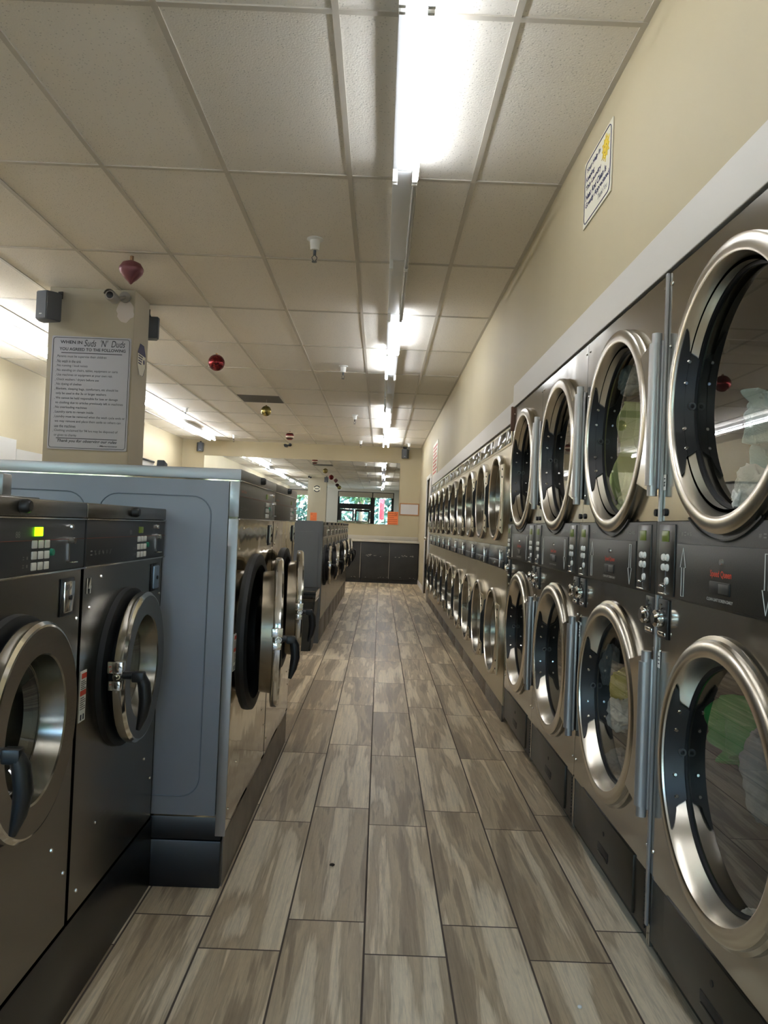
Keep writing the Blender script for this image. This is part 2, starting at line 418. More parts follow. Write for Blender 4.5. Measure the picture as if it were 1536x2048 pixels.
le = lettering([('bld', -3.9, 1.3, .6, .28)], y=0); le.xf(Matrix.Translation((0, FRONT-.06, 0))); part(wn, 'lettering', le, MATS['blue_grey_lettering'], smooth=None)
window('window_2', -.41, .6, .05, 2.76, .12)
window('window_3', -2.04, -.41, 2.1, 2.76, .09)
# storefront door leaves
dr = MB(); dr.box(-2.04, -1.93, FRONT-.10, FRONT-.0, 0, 2.1, .004); dr.box(-.50, -.41, FRONT-.10, FRONT-.0, 0, 2.1, .004); dr.box(-1.93, -.50, FRONT-.10, FRONT-.0, 1.94, 2.1, .004)
dfr = struct('door_1', dr, FRAME)
def leaf(parent, hx, w_, sgn, ang):
    m = MB(); t = .085
    m.box(0, sgn*t, -.02, .02, .01, 1.93, .003); m.box(sgn*(w_-t), sgn*w_, -.02, .02, .01, 1.93, .003)
    m.box(sgn*t, sgn*(w_-t), -.02, .02, .01, .2, .003); m.box(sgn*t, sgn*(w_-t), -.02, .02, 1.82, 1.93, .003); 
    o = m.build('door_leaf', FRAME, parent); o.location = (hx, FRONT-.05, 0); o.rotation_euler = (0, 0, ang)
    g = MB(); g.box(sgn*t, sgn*(w_-t), -.003, .003, .2, 1.82); part(o, 'pane', g, PANE, smooth=None)
    h = MB(); h.tube([(sgn*(w_-.06), .02, .9), (sgn*(w_-.06), .06, .92), (sgn*(w_-.06), .06, 1.3), (sgn*(w_-.06), .02, 1.32)], .012); part(o, 'handle', h, CHROME)
leaf(dfr, -1.925, .71, 1, math.radians(-22)); leaf(dfr, -.505, .71, -1, 0)
for i, (a, b_) in enumerate(((-4.2, -2.65), (-2.0, -.43), (-.38, .56))):
    m = MB(); m.box(a, b_, FRONT+.01, FRONT+.05, 2.5, 2.73, .01)
    for k in range(5): m.box(a, b_, FRONT+.05, FRONT+.054, 2.52+.04*k, 2.545+.04*k)
    tag(m.build('roller_blind', mat('blind_cloth', (176, 164, 150), .8)), ('beige rolled blind above the wide left shop window', 'beige rolled blind above the glass entrance doors', 'beige rolled blind above the narrow side window')[i], 'blind')
# fascia above the dryers
m = MB(); m.box(.795, .83, FRONT, 4.76, 1.945, 2.085, .003); struct('trim_2', m, WHITEP, smooth=None)
m = MB(); m.box(.795, .83, 4.762, 12.2, 1.858, 1.985, .003); struct('trim_3', m, WHITEP, smooth=None)
m = MB(); m.box(.782, .812, 4.735, 4.758, 1.80, 1.95, .002); struct('trim_4', m, mat('rust_brown', (110, 76, 58), .6))
m = MB(); m.box(.775, .86, 12.19, 12.34, 0, 1.985, .004); m.box(.80, .86, 12.42, 12.62, 0, 2.03, .004); struct('trim_5', m, WHITEP)
m = MB(); m.box(RIGHT-.02, RIGHT+.03, 12.90, 12.98, 0, 2.1, .004); m.box(RIGHT-.02, RIGHT+.03, 13.88, 13.96, 0, 2.1, .004); m.box(RIGHT-.02, RIGHT+.03, 12.98, 13.88, 2.03, 2.1, .004)
d2 = struct('door_2', m, WHITEP)
m = MB(); m.box(RIGHT+.02, RIGHT+.06, 12.98, 13.88, .01, 2.03, .003)
part(d2, 'door_panel', m, mat('brown_door', (128, 112, 96), .5)); 
m = MB(); m.cyl((RIGHT+.02, 13.08, 1.0), (RIGHT-.04, 13.08, 1.0), .012); m.sphere((RIGHT-.05, 13.08, 1.0), .028); part(d2, 'door_knob', m, CHROME)
m = MB(); m.box(RIGHT-.012, RIGHT, 13.96, 15.95, 0, .1, .003); struct('baseboard_right', m, WHITEP)
# column
m = MB(); m.box(-2.58, -1.93, 5.83, 6.19, 0, CEIL, .004); struct('column', m, COLW, smooth=None)
# plinths
def plinth(name, x0, x1, y0, y1, z, m_=PLINTH, gap=.3):
    m = MB(); m.box(x0, x1, y0, y1, 0, z, .004); o = struct(name, m, m_)
    return o
plinth('baseboard_left', -1.5, -.69, -.4, 2.478, .222)
PL = MB(); PL.box(-1.75, -.468, 2.482, 4.16, 0, .15, .004); PL.box(-1.75, -.472, 2.484, 4.16, .152, .226, .003); struct('baseboard_middle', PL, PLINTH)
m = MB(); m.box(-.4675, -.4635, 2.50, 4.16, 0, .165); struct('trim_6', m, KICKM, smooth=None)
m = MB(); m.box(-1.75, -.585, 7.62, 13.42, 0, .222, .004); struct('baseboard_far', m, PLINTH)
m = MB()
for k in range(8): m.box(-.585, -.566, 7.66+.72*k, 7.655+.72*(k+1)-.006, 0, .212, .002)
struct('trim_7', m, KICKM)

# ------------------------------------------------------------------ big stacked dryers
DW = .85
def dryer_door(root, zc, R, clothes=None, hinge=True):
    d = MB()
    prof = [(R-.004, .0), (R, -.010), (R-.002, -.023), (R-.008, -.028), (R-.036, -.031), (R-.042, -.028), (R-.045, -.022), (R-.050, -.006), (R-.061, .030), (R-.064, .032), (R-.064, .038), (R-.03, .038), (R-.03, .0)]
    d.lathe(prof, 0, zc, 96, close=True)
    door = part(root, 'door', d, RING)
    g = MB(); g.lathe([(0, .030), (R-.062, .030)], 0, zc, 64); part(door, 'glass', g, GLASS, smooth=None)
    k = MB(); k.lathe([(R-.067, .024), (R-.060, .022), (R-.058, .032), (R-.067, .032)], 0, zc, 64, close=True); part(door, 'gasket', k, RUBBER)
    # black latch plate lining the far inside of the ring
    p = MB(); n = 60; A = math.radians(40); rows = []
    for i in range(n+1):
        a = PI - A + 2*A*i/n; q = abs(i/n*2-1)
        if q < .62: dep = .050
        elif q < .74: dep = .050-.030*(.5-.5*math.cos(PI*(q-.62)/.12))
        else: dep = .020*(1-(q-.74)/.26)**.6+.001
        row = []
        for (t, off) in ((0, .006), (1, .006), (1, .0), (0, .0)):
            y = -.024 + dep*.98*t; rr = R-.046-.014*(y+.024)/.05 - off
            row.append(p.bm.verts.new((rr*math.cos(a), y, zc+rr*math.sin(a))))
        rows.append(row)
    for i in range(n):
        for j in range(4): p.bm.faces.new((rows[i][j], rows[i][(j+1) % 4], rows[i+1][(j+1) % 4], rows[i+1][j]))
    pl = part(door, 'latch_plate', p, BLACK)
    b = MB()
    for s_ in (-24, -12.5, 12.5, 24):
        a = PI+math.radians(s_); rr = R-.060; c = Vector((rr*math.cos(a), .0, zc+rr*math.sin(a))); dn = Vector((-math.cos(a), 0, -math.sin(a)))
        b.cyl(c, c+dn*.004, .006, .004, 12)
    part(door, 'bolts', b, CHROME)
    b = MB(); rr = R-.062; b.cyl((-rr, .018, zc), (-rr+.007, .018, zc), .011, .010, 20, 0); b.cyl((-rr+.007, .018, zc), (-rr+.010, .018, zc), .006, .004, 10, 1); part(door, 'catch', b, [mat('catch_grey', (96, 98, 98), .4, .6), BLACK])
    return door
def coin_box(root, x, z):
    m = MB(); m.box(x-.036, x+.036, -.006, 0, z-.06, z+.05, .003, 0); m.box(x-.028, x+.028, -.010, -.004, z-.052, z-.04, .002, 1)
    m.lathe([(0, -.034), (.016, -.034), (.024, -.028), (.026, -.012), (.022, -.004), (.0, -.004)], x, z-.004, 20, 1)
    m.box(x-.022, x+.022, -.03, -.006, z-.024, z+.016, .006, 1)
    m.cyl((x-.002, -.012, z+.03), (x-.002, -.005, z+.03), .008, .008, 12, 1)
    return part(root, 'coin_box', m, [BLACK, CHROME], 'black coin box plate with chrome turn knob')
def control_module(root, x, w_=.115):
    m = MB(); x0, x1 = x-w_/2, x+w_/2
    m.box(x0, x1, -.016, -.010, 1.022, 1.216, .003)
    c = part(root, 'control_module', m, mat('module_black', (26, 26, 26), .3))
    t = MB(); t.box(x-.030, x+.018, -.019, -.014, 1.168, 1.198, .002); part(c, 'display', t, DISPD)
    t = MB()
    for (dx, dz) in ((-.014, 1.125), (.014, 1.125), (-.014, 1.098), (.014, 1.098), (.014, 1.062)):
        t.lathe([(0, -.022), (.008, -.022), (.010, -.019), (.010, -.014)], x+dx, dz, 16)
    part(c, 'buttons', t, WHITE)
    t = MB(); t.cyl((x-.012, -.024, 1.048), (x-.012, -.014, 1.048), .006, .006, 10); t.box(x-.022, x+.004, -.026, -.018, 1.044, 1.050, .002); t.box(x-.034, x+.020, -.024, -.014, 1.024, 1.029, .002); t.box(x-.002, x+.001, -.017, -.014, 1.03, 1.09)
    part(c, 'coin_slot', t, CHROME)
    return c
def make_dryer(first=True):
    r = empty('stacked_dryer')
    h = DW/2-.0015; Zu, Zl = 1.532, .617; RO = .282
    m = MB()
    m.plate_hole(-h, h, 1.226, 1.934, 0, Zu, RO, 0); m.plate_hole(-h, h, .235, 1.016, 0, Zl, RO, 0)
    m.box(-h, -h+.01, .002, .9, .03, 1.934); m.box(h-.01, h, .002, .9, .03, 1.934); m.box(-h, h, .002, .9, 1.924, 1.934); m.box(-h, h, .89, .9, .03, 1.934); m.box(-h, h, .002, .9, .225, .235)
    for zc in (Zu, Zl): m.lathe([(RO, 0), (RO+.055, -.0), (RO+.058, -.008), (RO+.045, -.012)], 0, zc, 64)
    m.box(-h, h, .01, .9, 1.10, 1.13)
    part(r, 'cabinet', m, STEEL, smooth=.4)
    for zc in (Zu, Zl):
        dryer_door(r, zc, .342 if zc == Zu else .330)
        m = MB(); m.lathe([(.285, .040), (.325, .05), (.325, .62), (0, .62)], 0, zc, 48)
        for k in range(3):
            a = k*2*PI/3+.5; m.cyl((.31*math.cos(a), .1, zc+.31*math.sin(a)), (.31*math.cos(a), .6, zc+.31*math.sin(a)), .02, .018, 8)
        part(r, 'drum', m, DARKIN)
        # hinge with bracket plate on the near side
        z0, z1 = (zc-.235, zc+.235)
        m = MB(); hx = .403
        m.cyl((hx, -.024, z0+.03), (hx, -.024, z1-.03), .018, n=24); 
        m.cyl((hx+.002, -.022, z0), (hx+.002, -.022, z0+.03), .014, n=16); m.cyl((hx+.002, -.022, z1-.03), (hx+.002, -.022, z1), .014, n=16)
        m.box(hx-.02, hx+.016, -.012, -.002, z0+.02, z1-.02, .004)
        part(r, 'hinge', m, SATIN, 'grey vertical cylinder hinge')
        m = MB(); pts = [(.262, .19), (hx-.012, .235), (hx-.012, -.235), (.262, -.19)]
        arc = [(.316*math.cos(math.radians(a)), .316*math.sin(math.radians(a))) for a in range(-36, 37, 6)]
        pts = [(hx-.012, .222), (hx-.012, -.222)] + arc
        m.poly([(p[0], p[1]+zc) for p in pts], (-.026, -.018)); part(r, 'hinge_bracket', m, STEEL, smooth=None)
    # control band
    m = MB(); m.box(-h, h, -.012, .004, 1.016, 1.224, .003)
    m.lathe([(.352, -.011), (.352, -.018), (.357, -.018), (.357, -.011)], 0, Zu, 40, 0, math.radians(238), math.radians(302), close=True)
    part(r, 'control_band', m, PANEL)
    m = MB(); m.box(-.262, .262, -.016, -.011, 1.022, 1.165, .002); cp = part(r, 'lint_panel', m, PANEL)
    m = MB(); m.box(-.05, .055, -.019, -.015, 1.052, 1.082, .005, 0); m.box(0.0, .05, -.0195, -.018, 1.056, 1.078, .004, 1); part(cp, 'pull_slot', m, [mat('slot_black', (14, 14, 14), .5), mat('slot_grey', (60, 60, 58), .4)])
    m = MB(); m.lathe([(0, -.021), (.007, -.021), (.008, -.015)], .01, 1.128, 16); part(cp, 'keyhole', m, CHROME)
    part(cp, 'logo', lettering([('Speed Queen', -.05, 1.088, .11, .020)], y=-.0168, bold=.02), LETR, 'red lettering', smooth=None)
    part(cp, 'small_print', lettering([('CLEAN LINT SCREEN DAILY', -.065, 1.036, .135, .007)], y=-.0168), LETW, smooth=None)
    def arrow(x, up):
        s_ = 1 if up else -1; zc = 1.092; q = [(-.008, -.062), (.008, -.062), (.008, .012), (.017, .012), (0, .062), (-.017, .012), (-.008, .012)]
        m = MB(); m.tube([(x+a, -.0165, zc+s_*b) for a, b in q+q[:1]], .0011, 6); return m
    part(cp, 'up_arrow', arrow(-.215, True), LETW); part(cp, 'down_arrow', arrow(.215, False), LETW)
    icons = [(c, x, 1.186, .012, .010) for c, x in (('#', -.24), ('=', -.222), ('*', -.204), ('%', -.188), ('#', .17), ('=', .19), ('*', .21), ('%', .226))]
    part(r, 'symbols', lettering(icons, y=-.0128), mat('dim_lettering', (120, 120, 116), .5), smooth=None)
    for x in (-.335, .335): control_module(r, x)
    for x in (-.385, .385): coin_box(r, x*.97, .958)
    m = MB()
    for x in (-.39, .39): m.cyl((x, -.006, 1.25), (x, 0, 1.25), .010, .011, 14)
    part(r, 'bumpers', m, RUBBER)
    m = MB()
    for x in (-.40, .40):
        for z in (1.90, 1.72, 1.33, .86, .30): m.cyl((x, -.003, z), (x, 0, z), .005, .006, 10)
    part(r, 'screws', m, CHROME)
    # kick panels
    m = MB(); m.box(-h, h, .004, .02, .045, .228, .002); m.box(-h, h, .03, .05, 0, .05); part(r, 'kick_panel', m, KICK)
    m = MB(); m.box(-.30, .30, -.004, .006, .055, .228, .002, 0); m.box(-.06, .06, -.006, -.002, .10, .125, .003, 1); m.box(-.055, .055, -.008, -.003, .092, .098, .002, 0)
    m.cyl((0, -.006, .17), (0, -.003, .17), .008, .008, 12, 1); part(r, 'access_panel', m, [KICK, mat('slot_black', (14, 14, 14), .5)])
    m = MB()
    for k in range(12): m.box(.385, .395, .001, .005, .06+.0135*k, .066+.0135*k)
    part(r, 'vent_holes', m, mat('slot_black', (14, 14, 14), .5), smooth=None)
    return r
dr0 = make_dryer()
DL = ['dark steel stacked dryer nearest the camera, green cloth in its lower drum',
      'dark steel stacked dryer with the pale green towel behind its upper glass',
      'dark steel stacked dryer, empty, one short of the beige dryers',
      'dark steel stacked dryer touching the beige dryers, at the fascia step']
for i in range(4):
    o = dr0 if i == 0 else copy_tree(dr0)
    o.location = (.80, 1.765+.85*i, 0); o.rotation_euler = (0, 0, -PI/2)
    tag(o, DL[i], 'dryer', 'dark steel stacked dryers')
m = MB(); m.box(.792, .80, 2.182, 2.196, .085, 1.936, .002); struct('trim_8', m, SATIN)
bpy.context.view_layer.update()

# number stickers on dryers
def sticker(x, y, z, label):
    m = MB(); m.box(x-.001, x, y-.009, y+.009, z-.022, z+.022); o = m.build('number_sticker', WHITE, smooth=None)
    t = MB()
    for dz in (-.01, .0, .01): t.box(x-.0016, x-.001, y-.005, y+.005, z+dz-.0015, z+dz+.0015)
    part(o, 'lettering', t, LETD, smooth=None)
    return tag(o, label, 'sticker')
sticker(.7985, 2.165, 1.335, 'small white sticker at the grey seam strip, above the control band')
sticker(.7985, 2.165, .835, 'small white sticker at the grey seam strip, below the coin boxes')
sticker(.7985, 3.02, .80, 'small white sticker below the coin box of the second dark dryer')

# ------------------------------------------------------------------ beige stacked dryers
def make_old():
    r = empty('beige_stacked_dryer'); W = .74; h = W/2-.002; Zu, Zl, RO = 1.40, .515, .235
    m = MB(); m.plate_hole(-h, h, 1.085, 1.72, 0, Zu, RO, 0); m.plate_hole(-h, h, .10, .935, 0, Zl, RO, 0)
    m.box(-h, -h+.01, .002, .85, .1, 1.84); m.box(h-.01, h, .002, .85, .1, 1.84); m.box(-h, h, .002, .85, 1.83, 1.84); m.box(-h, h, .84, .85, .1, 1.84); m.box(-h, h, -.004, .01, 1.72, 1.84, .002)
    m.box(-h, h, .01, .85, 1.0, 1.02)
    part(r, 'cabinet', m, BEIGE, smooth=.4)
    m = MB(); m.box(-h+.02, .16, -.007, -.003, 1.735, 1.825, .002); m.box(.18, h-.02, -.007, -.003, 1.735, 1.825, .002); part(r, 'control_window', m, mat('smoked_panel', (88, 86, 80), .12, .5))
    for zc in (Zu, Zl):
        R = .285; d = MB()
        d.lathe([(R, .0), (R, -.035), (R-.008, -.045), (R-.022, -.046), (R-.028, -.04)], 0, zc, 64, 0); d.lathe([(R-.028, -.04), (R-.034, -.01), (R-.055, .045), (R-.06, .045), (R-.05, .0)], 0, zc, 64, 1)
        door = part(r, 'door', d, [RING, mat('bowl_steel', (142, 138, 128), .2, 1)])
        g = MB(); g.lathe([(0, .042), (R-.058, .042)], 0, zc, 48); part(door, 'glass', g, GLASS, smooth=None)
        d = MB(); arc = [((R-.01)*math.cos(math.radians(a)), (R-.01)*math.sin(math.radians(a))) for a in range(-48, 49, 8)]
        d.poly([(p[0], p[1]+zc) for p in [(.335, .2), (.335, -.235)]+arc], (-.042, -.034)); part(door, 'hinge_plate', d, BEIGE, smooth=None)
        d = MB()
        for dz in (.17, .12, -.15, -.2): d.cyl((.30, -.046, zc+dz), (.30, -.041, zc+dz), .006, .006, 8)
        part(door, 'bolts', d, RUBBER)
        d = MB(); q = [(-.03, .19), (-.048, .17), (-.052, .11), (-.068, .08), (-.068, -.10), (-.052, -.13), (-.050, -.20), (-.03, -.20)]
        d.poly([(a, b+zc) for a, b in q], (-.292, -.280), axis='x'); part(door, 'pull', d, BLACK, smooth=None)
        d = MB(); d.lathe([(.235, .05), (.27, .06), (.27, .6), (0, .6)], 0, zc, 32); part(r, 'drum', d, DARKIN)
    m = MB(); m.box(-h, h, -.012, .004, .937, 1.083, .003); b = part(r, 'control_band', m, mat('band_grey', (92, 92, 94), .25, .6))
    m = MB(); m.box(-.30, .30, -.022, -.01, .945, .99, .003, 0); m.cyl((-.05, -.03, .967), (-.05, -.02, .967), .012, .012, 14, 1); m.box(.20, .212, -.03, -.012, .95, 1.06, .002, 1)
    m.cyl((.24, -.02, 1.05), (.24, -.012, 1.05), .008, .008, 10, 1); part(b, 'coin_slide', m, [BLACK, CHROME])
    m = MB(); m.box(-h, h, -.004, .01, 0, .098, .002, 0)
    for x in (-.3, -.1, .1, .3): m.cyl((x, -.008, .06), (x, -.003, .06), .006, .006, 8, 1)
    part(r, 'kick_panel', m, [KICKM, CHROME])
    return r
old0 = make_old()
ORD = ['first', 'second', 'third', 'fourth', 'fifth', 'sixth', 'seventh', 'eighth', 'ninth', 'last']
for i in range(10):
    o = old0 if i == 0 else copy_tree(old0)
    o.location = (.80, 4.775+.37+.741*i, 0); o.rotation_euler = (0, 0, -PI/2)
    lab = 'beige stacked dryer standing right behind the dark steel dryers' if i == 0 else ('beige stacked dryer at the end of the row by the white post' if i == 9 else f'{ORD[i]} beige stacked dryer counted away from the dark steel dryers')
    tag(o, lab, 'dryer', 'beige stacked dryers along the wall')

# ------------------------------------------------------------------ washers
def washer_door(r, zc, R, ang, big=False):
    """door hung on the far side (local +x), swung ajar by ang"""
    k = R/.2
    m = MB(); m.lathe([(R+.012, 0), (R+.010, -.014), (R-.01, -.020), (R-.03, -.018), (R-.045, .0), (R-.05, .10)], 0, zc, 64); part(r, 'door_seal', m, RUBBER)
    m = MB(); m.lathe([(R-.045, .05), (R-.045, .35), (0, .35)], 0, zc, 40)
    part(r, 'drum', m, DARKW)
    e = MB()
    e.lathe([(R-.014, -.002), (R-.002, -.004), (R, -.010), (R, -.026), (R-.006, -.032), (R-.010, -.033)], 0, 0, 96, 0)
    e.lathe([(R-.010, -.033), (R*.70, -.030)], 0, 0, 96, 1)
    e.lathe([(R*.70, -.030), (R*.685, -.027), (R*.66, -.005), (R*.63, .018), (R*.61, .020)], 0, 0, 96, 4)
    e.lathe([(R-.014, -.002), (R*.82, .0), (R*.80, .040 if big else .03), (R*.64, .044 if big else .034), (R*.61, .020)], 0, 0, 96, 3 if big else 2)
    d = e.build('door', [CHROME, WSTEEL, BLACK, mat('door_back_steel', (150, 140, 124), .25, 1), mat('bowl_steel', (142, 138, 128), .2, 1)], r, smooth=.5)
    d.location = (R+.012, -.020 if not big else -.026, zc); d.rotation_euler = (0, 0, ang)
    # move geometry so that the hinge edge sits at the object's origin
    for v in d.data.vertices: v.co.x -= R+.012
    cx = -(R+.012)
    def sub(name, mb, mt, label=None):
        mb.xf(Matrix.Translation((cx, 0, 0))); return part(d, name, mb, mt, label)
    g = MB(); g.lathe([(R*.62, .018), (R*.55, .045), (R*.35, .06), (0, .064)], 0, 0, 48); sub('glass', g, WGLASS)
    g = MB(); x = -R*.96
    hy = .070 if not big else .066
    g.cyl((x, -.030, .012), (x, -hy, .012), .010*k**.5, n=14)
    g.box(x-.013, x+.013, -hy-.012, -hy+.02, -.004, .022, .005)
    g.tube([(x, -hy, .015), (x+.002, -hy-.010, -.01), (x+.006, -hy-.014, -.05), (x+.008, -hy-.008, -.09), (x+.008, -hy+.002, -.125)], [.012, .016, .016, .013, .006], 12)
    sub('handle', g, BLACK, 'black drop handle')
    g = MB(); g.cyl((x-.028, -.02, .012), (x+.01, -.02, .012), .011, n=14); g.box(x-.03, x-.004, -.034, .004, .02, .05, .003); g.box(x-.03, x+.0, -.03, .0, -.022, .002, .003); g.cyl((x-.042, -.02, .012), (x-.028, -.02, .012), .005, .008, 10)
    sub('latch', g, CHROME)
    g = MB(); g.box(R-.01, R+.02, -.012, .010, -.05, .05, .003); sub('hinge', g, CHROME)
    m = MB()
    for dz in (.055, .03, -.03, -.055): m.cyl((R+.045, -.004, zc+dz), (R+.045, 0, zc+dz), .005, .006, 10)
    part(r, 'hinge_screws', m, CHROME)
    return d
def warning_label(root, x, z, w_=.038, h_=.12):
    m = MB(); m.box(x-w_/2, x+w_/2, -.0015, 0, z-h_/2, z+h_/2)
    o = part(root, 'warning_label', m, WHITE, 'white warning label with orange bands', smooth=None)
    m = MB()
    for dz in (.048, .008): m.box(x-w_*.3 if dz > .02 else x-w_*.46, x+w_*.46, -.0022, -.0015, z+dz-.006, z+dz+.006)
    part(o, 'orange_band', m, LETR, smooth=None)
    m = MB()
    for k in range(12):
        dz = .036-.0045*k if k < 6 else -.004-.0052*(k-6)
        m.box(x-w_*.38, x+w_*(.40 if k % 3 else .2), -.0021, -.0015, z+dz-.0008, z+dz+.0008)
    m.box(x-w_*.3, x-w_*.1, -.0021, -.0015, z-.056, z-.043); m.box(x+w_*.12, x+w_*.3, -.0021, -.0015, z-.056, z-.043)
    part(o, 'print', m, LETD, smooth=None)
def make_washer(W, ztop, zbot, zc, R, ang, face, pan, pmat, depth, big=False, label_=True, lit=False, number=None, coinmat=CHROME):
    r = empty('front_load_washer'); h = W/2-.002; zl = ztop-.036; zp = ztop-.15 if not big else ztop-.16
    m = MB(); m.plate_hole(-h, h, zbot, zp-.003, 0, zc, R-.02, 0)
    m.box(-h, -h+.006, .0, depth, zbot, zl); m.box(h-.006, h, .0, depth, zbot, zl); m.box(-h, h, depth-.01, depth, zbot, zl); m.box(-h, h, .0, depth, zbot-.0, zbot+.01)
    part(r, 'cabinet', m, face, smooth=.4)
    m = MB(); m.box(-h, h, -.006, depth, zl, ztop, .003); lid = part(r, 'lid', m, face if not big else SATIN)
    m = MB(); m.lathe([(0, -.024), (.010, -.024), (.014, -.018), (.014, -.006)], .0, (zl+ztop)/2+.002, 16); part(lid, 'lid_lock', m, BLACK)
    m = MB(); m.box(-h+.002, h-.002, -.004, .01, zp, zl-.003, .002, 0); m.box(-h, h, -.008, .004, zp-.004, zp, .001, 1); m.box(-h, h, -.008, .004, zl-.004, zl-.001, .001, 1)
    p = part(r, 'control_panel', m, [pmat, CHROME])
    H = zl-zp; z = lambda f: zp+H*f
    m = MB(); m.box(-h+.004, h-.004, -.0052, -.004, z(.58), z(.592)); part(p, 'red_line', m, REDLINE, smooth=None)
    bx = h*.28 if not big else h*.45
    m = MB(); m.box(bx-.03, bx+.005, -.007, -.004, z(.66), z(.82), .001); part(p, 'display', m, DISP if lit else DISPD)
    m = MB()
    for a in range(3):
        for b in range(3): m.box(bx-.040+.029*a, bx-.019+.029*a, -.0075, -.004, z(.06)+b*.022, z(.06)+b*.022+.016, .0015)
    part(p, 'buttons', m, WHITE)
    m = MB(); m.lathe([(0, -.010), (.007, -.010), (.008, -.004)], bx+.052, z(.36), 14); part(p, 'start_button', m, GREEN)
    m = MB(); sx = h*.72 if not big else h*.82
    m.lathe([(0, -.018), (.007, -.018), (.008, -.004)], sx, z(.56), 14); m.box(sx-.001, sx+.001, -.006, -.004, z(.18), z(.55)); m.box(sx-.014, sx+.016, -.02, -.004, z(.13), z(.16), .002); m.cyl((sx+.01, -.008, z(.82)), (sx+.01, -.004, z(.82)), .006, .007, 10)
    part(p, 'coin_slot', m, CHROME)
    ic = [(c, -h+.03+.026*k, z(.22), .012, .012) for k, c in enumerate('=%#~*/')] + [(c, bx-.075+.016*(k % 3), z(.12)+.016*(k//3), .006, .006) for k, c in enumerate('=-+=-+')]
    part(p, 'symbols', lettering(ic+[('88', -h*.05, z(.64), .018, .012)], y=-.0046), mat('panel_print', (128, 128, 126), .5), smooth=None)
    if big: part(p, 'logo', lettering([('Speed Queen', -h+.02, z(.66), .10, .014)], y=-.0046, bold=.02), mat('dull_orange', (150, 88, 70), .5), smooth=None)
    # coin vault
    cx = h*.74; cz = zp-.062
    m = MB(); m.box(cx-.034, cx+.034, -.004, 0, cz-.042, cz+.042, .002, 1); m.box(cx-.027, cx+.027, -.010, -.003, cz-.034, cz+.036, .004, 0); m.cyl((cx, -.013, cz), (cx, -.009, cz), .006, .006, 12, 1)
    part(r, 'coin_vault', m, [coinmat, BLACK], 'square metal coin vault door')
    washer_door(r, zc, R, ang, big)
    if label_: warning_label(r, -h+.032 if not big else -h+.04, zc-.02)
    if number: part(r, 'number', lettering([(number, -h+.026, zp-.066, .028, .038)], y=-.0012, bold=.02), LETW, smooth=None)
    m = MB()
    for (x, q) in ((-h+.12, zp-.03), (-h+.05, zp-.10), (h-.02, cz-.055), (-h+.16, zbot+.18), (h-.03, zbot+.14), (-h+.05, zbot+.06), (h-.10, zbot+.22)): m.cyl((x, -.003, q), (x, 0, q), .004, .005, 8)
    part(r, 'screws', m, CHROME)
    return r
a = math.radians
w13 = make_washer(.66, 1.206, .222, .768, .203, a(2), WSTEEL, None, WPANEL, .78, label_=False, lit=True)
w14 = make_washer(.66, 1.206, .222, .768, .203, a(2), WSTEEL, None, WPANEL, .78, label_=True, number='14', coinmat=mat('blue_grey_plate', (150, 170, 190), .3, .5))
for o, y, l in ((w13, 1.47, 'dark steel front-load washer with bright green display, cut by the photo edge'), (w14, 2.132, 'dark steel front-load washer numbered 14 with a white warning label')):
    o.location = (-.69, y, 0); o.rotation_euler = (0, 0, PI/2); tag(o, l, 'washer', 'dark steel washers by the big grey washer')
m = MB(); m.box(-.345, .315, .10, .30, 1.207, 1.213, .002, 0); m.box(.22, .262, .14, .17, 1.213, 1.262, .004, 1); part(w13, 'soap_hatch', m, [BPANEL, SATIN])
bw1 = make_washer(.835, 1.345, .176, .768, .277, a(8.5), BSTEEL, None, BPANEL, 1.15, big=True)
bw2 = make_washer(.835, 1.345, .176, .768, .277, a(7), BSTEEL, None, BPANEL, 1.15, big=True, label_=False)
for o, y, l in ((bw1, 2.90, 'large polished steel washer with wide blue-grey side panel'), (bw2, 3.74, 'large polished steel washer behind the one with the blue-grey side')):
    o.location = (-.46, y, 0); o.rotation_euler = (0, 0, PI/2); tag(o, l, 'washer', 'large polished steel washers')
# pressed side panel of the first large washer (local x = -h is its near side)
m = MB(); h = .835/2; x0 = -h-.003
m.box(x0-.003, -h+.001, .03, 1.15, .232, 1.305, .002)
def rrect(y0, y1, z0, z1, r=.06):
    pts = []
    for cy_, cz_, a0 in ((y1-r, z1-r, 0), (y0+r, z1-r, 90), (y0+r, z0+r, 180), (y1-r, z0+r, 270)):
        for k in range(7):
            t = math.radians(a0+15*k); pts.append((cy_+r*math.cos(t), cz_+r*math.sin(t)))
    return pts
sp = part(bw1, 'side_panel', m, GREYP, 'blue-grey painted side panel')
m = MB()
for (y0, y1) in ((.085, .445), (.49, 1.1)):
    q = rrect(y0, y1, .292, 1.252); m.tube([(x0-.003, p[0], p[1]) for p in q+q[:2]], .0022, 6)
part(sp, 'pressed_groove', m, mat('groove_grey', (112, 120, 132), .5))
m = MB(); m.box(-h-.006, -h+.0, -.004, .028, .168, 1.184, .002); m.box(-h-.006, -h+.0, -.004, .028, 1.19, 1.305, .002); part(bw1, 'corner_trim', m, SATIN)
m = MB(); m.box(.12, .17, .40, .43, 1.345, 1.40, .004, rot=Matrix.Translation((.15, 0, 1.345)) @ Matrix.Rotation(.25, 4, 'Y') @ Matrix.Translation((-.15, 0, -1.345))); part(bw1, 'soap_hatch', m, SPK)
W2 = .72
wr = make_washer(W2, 1.20, .225, .755, .20, a(7), WSTEEL, None, BPANEL, .85, label_=False)
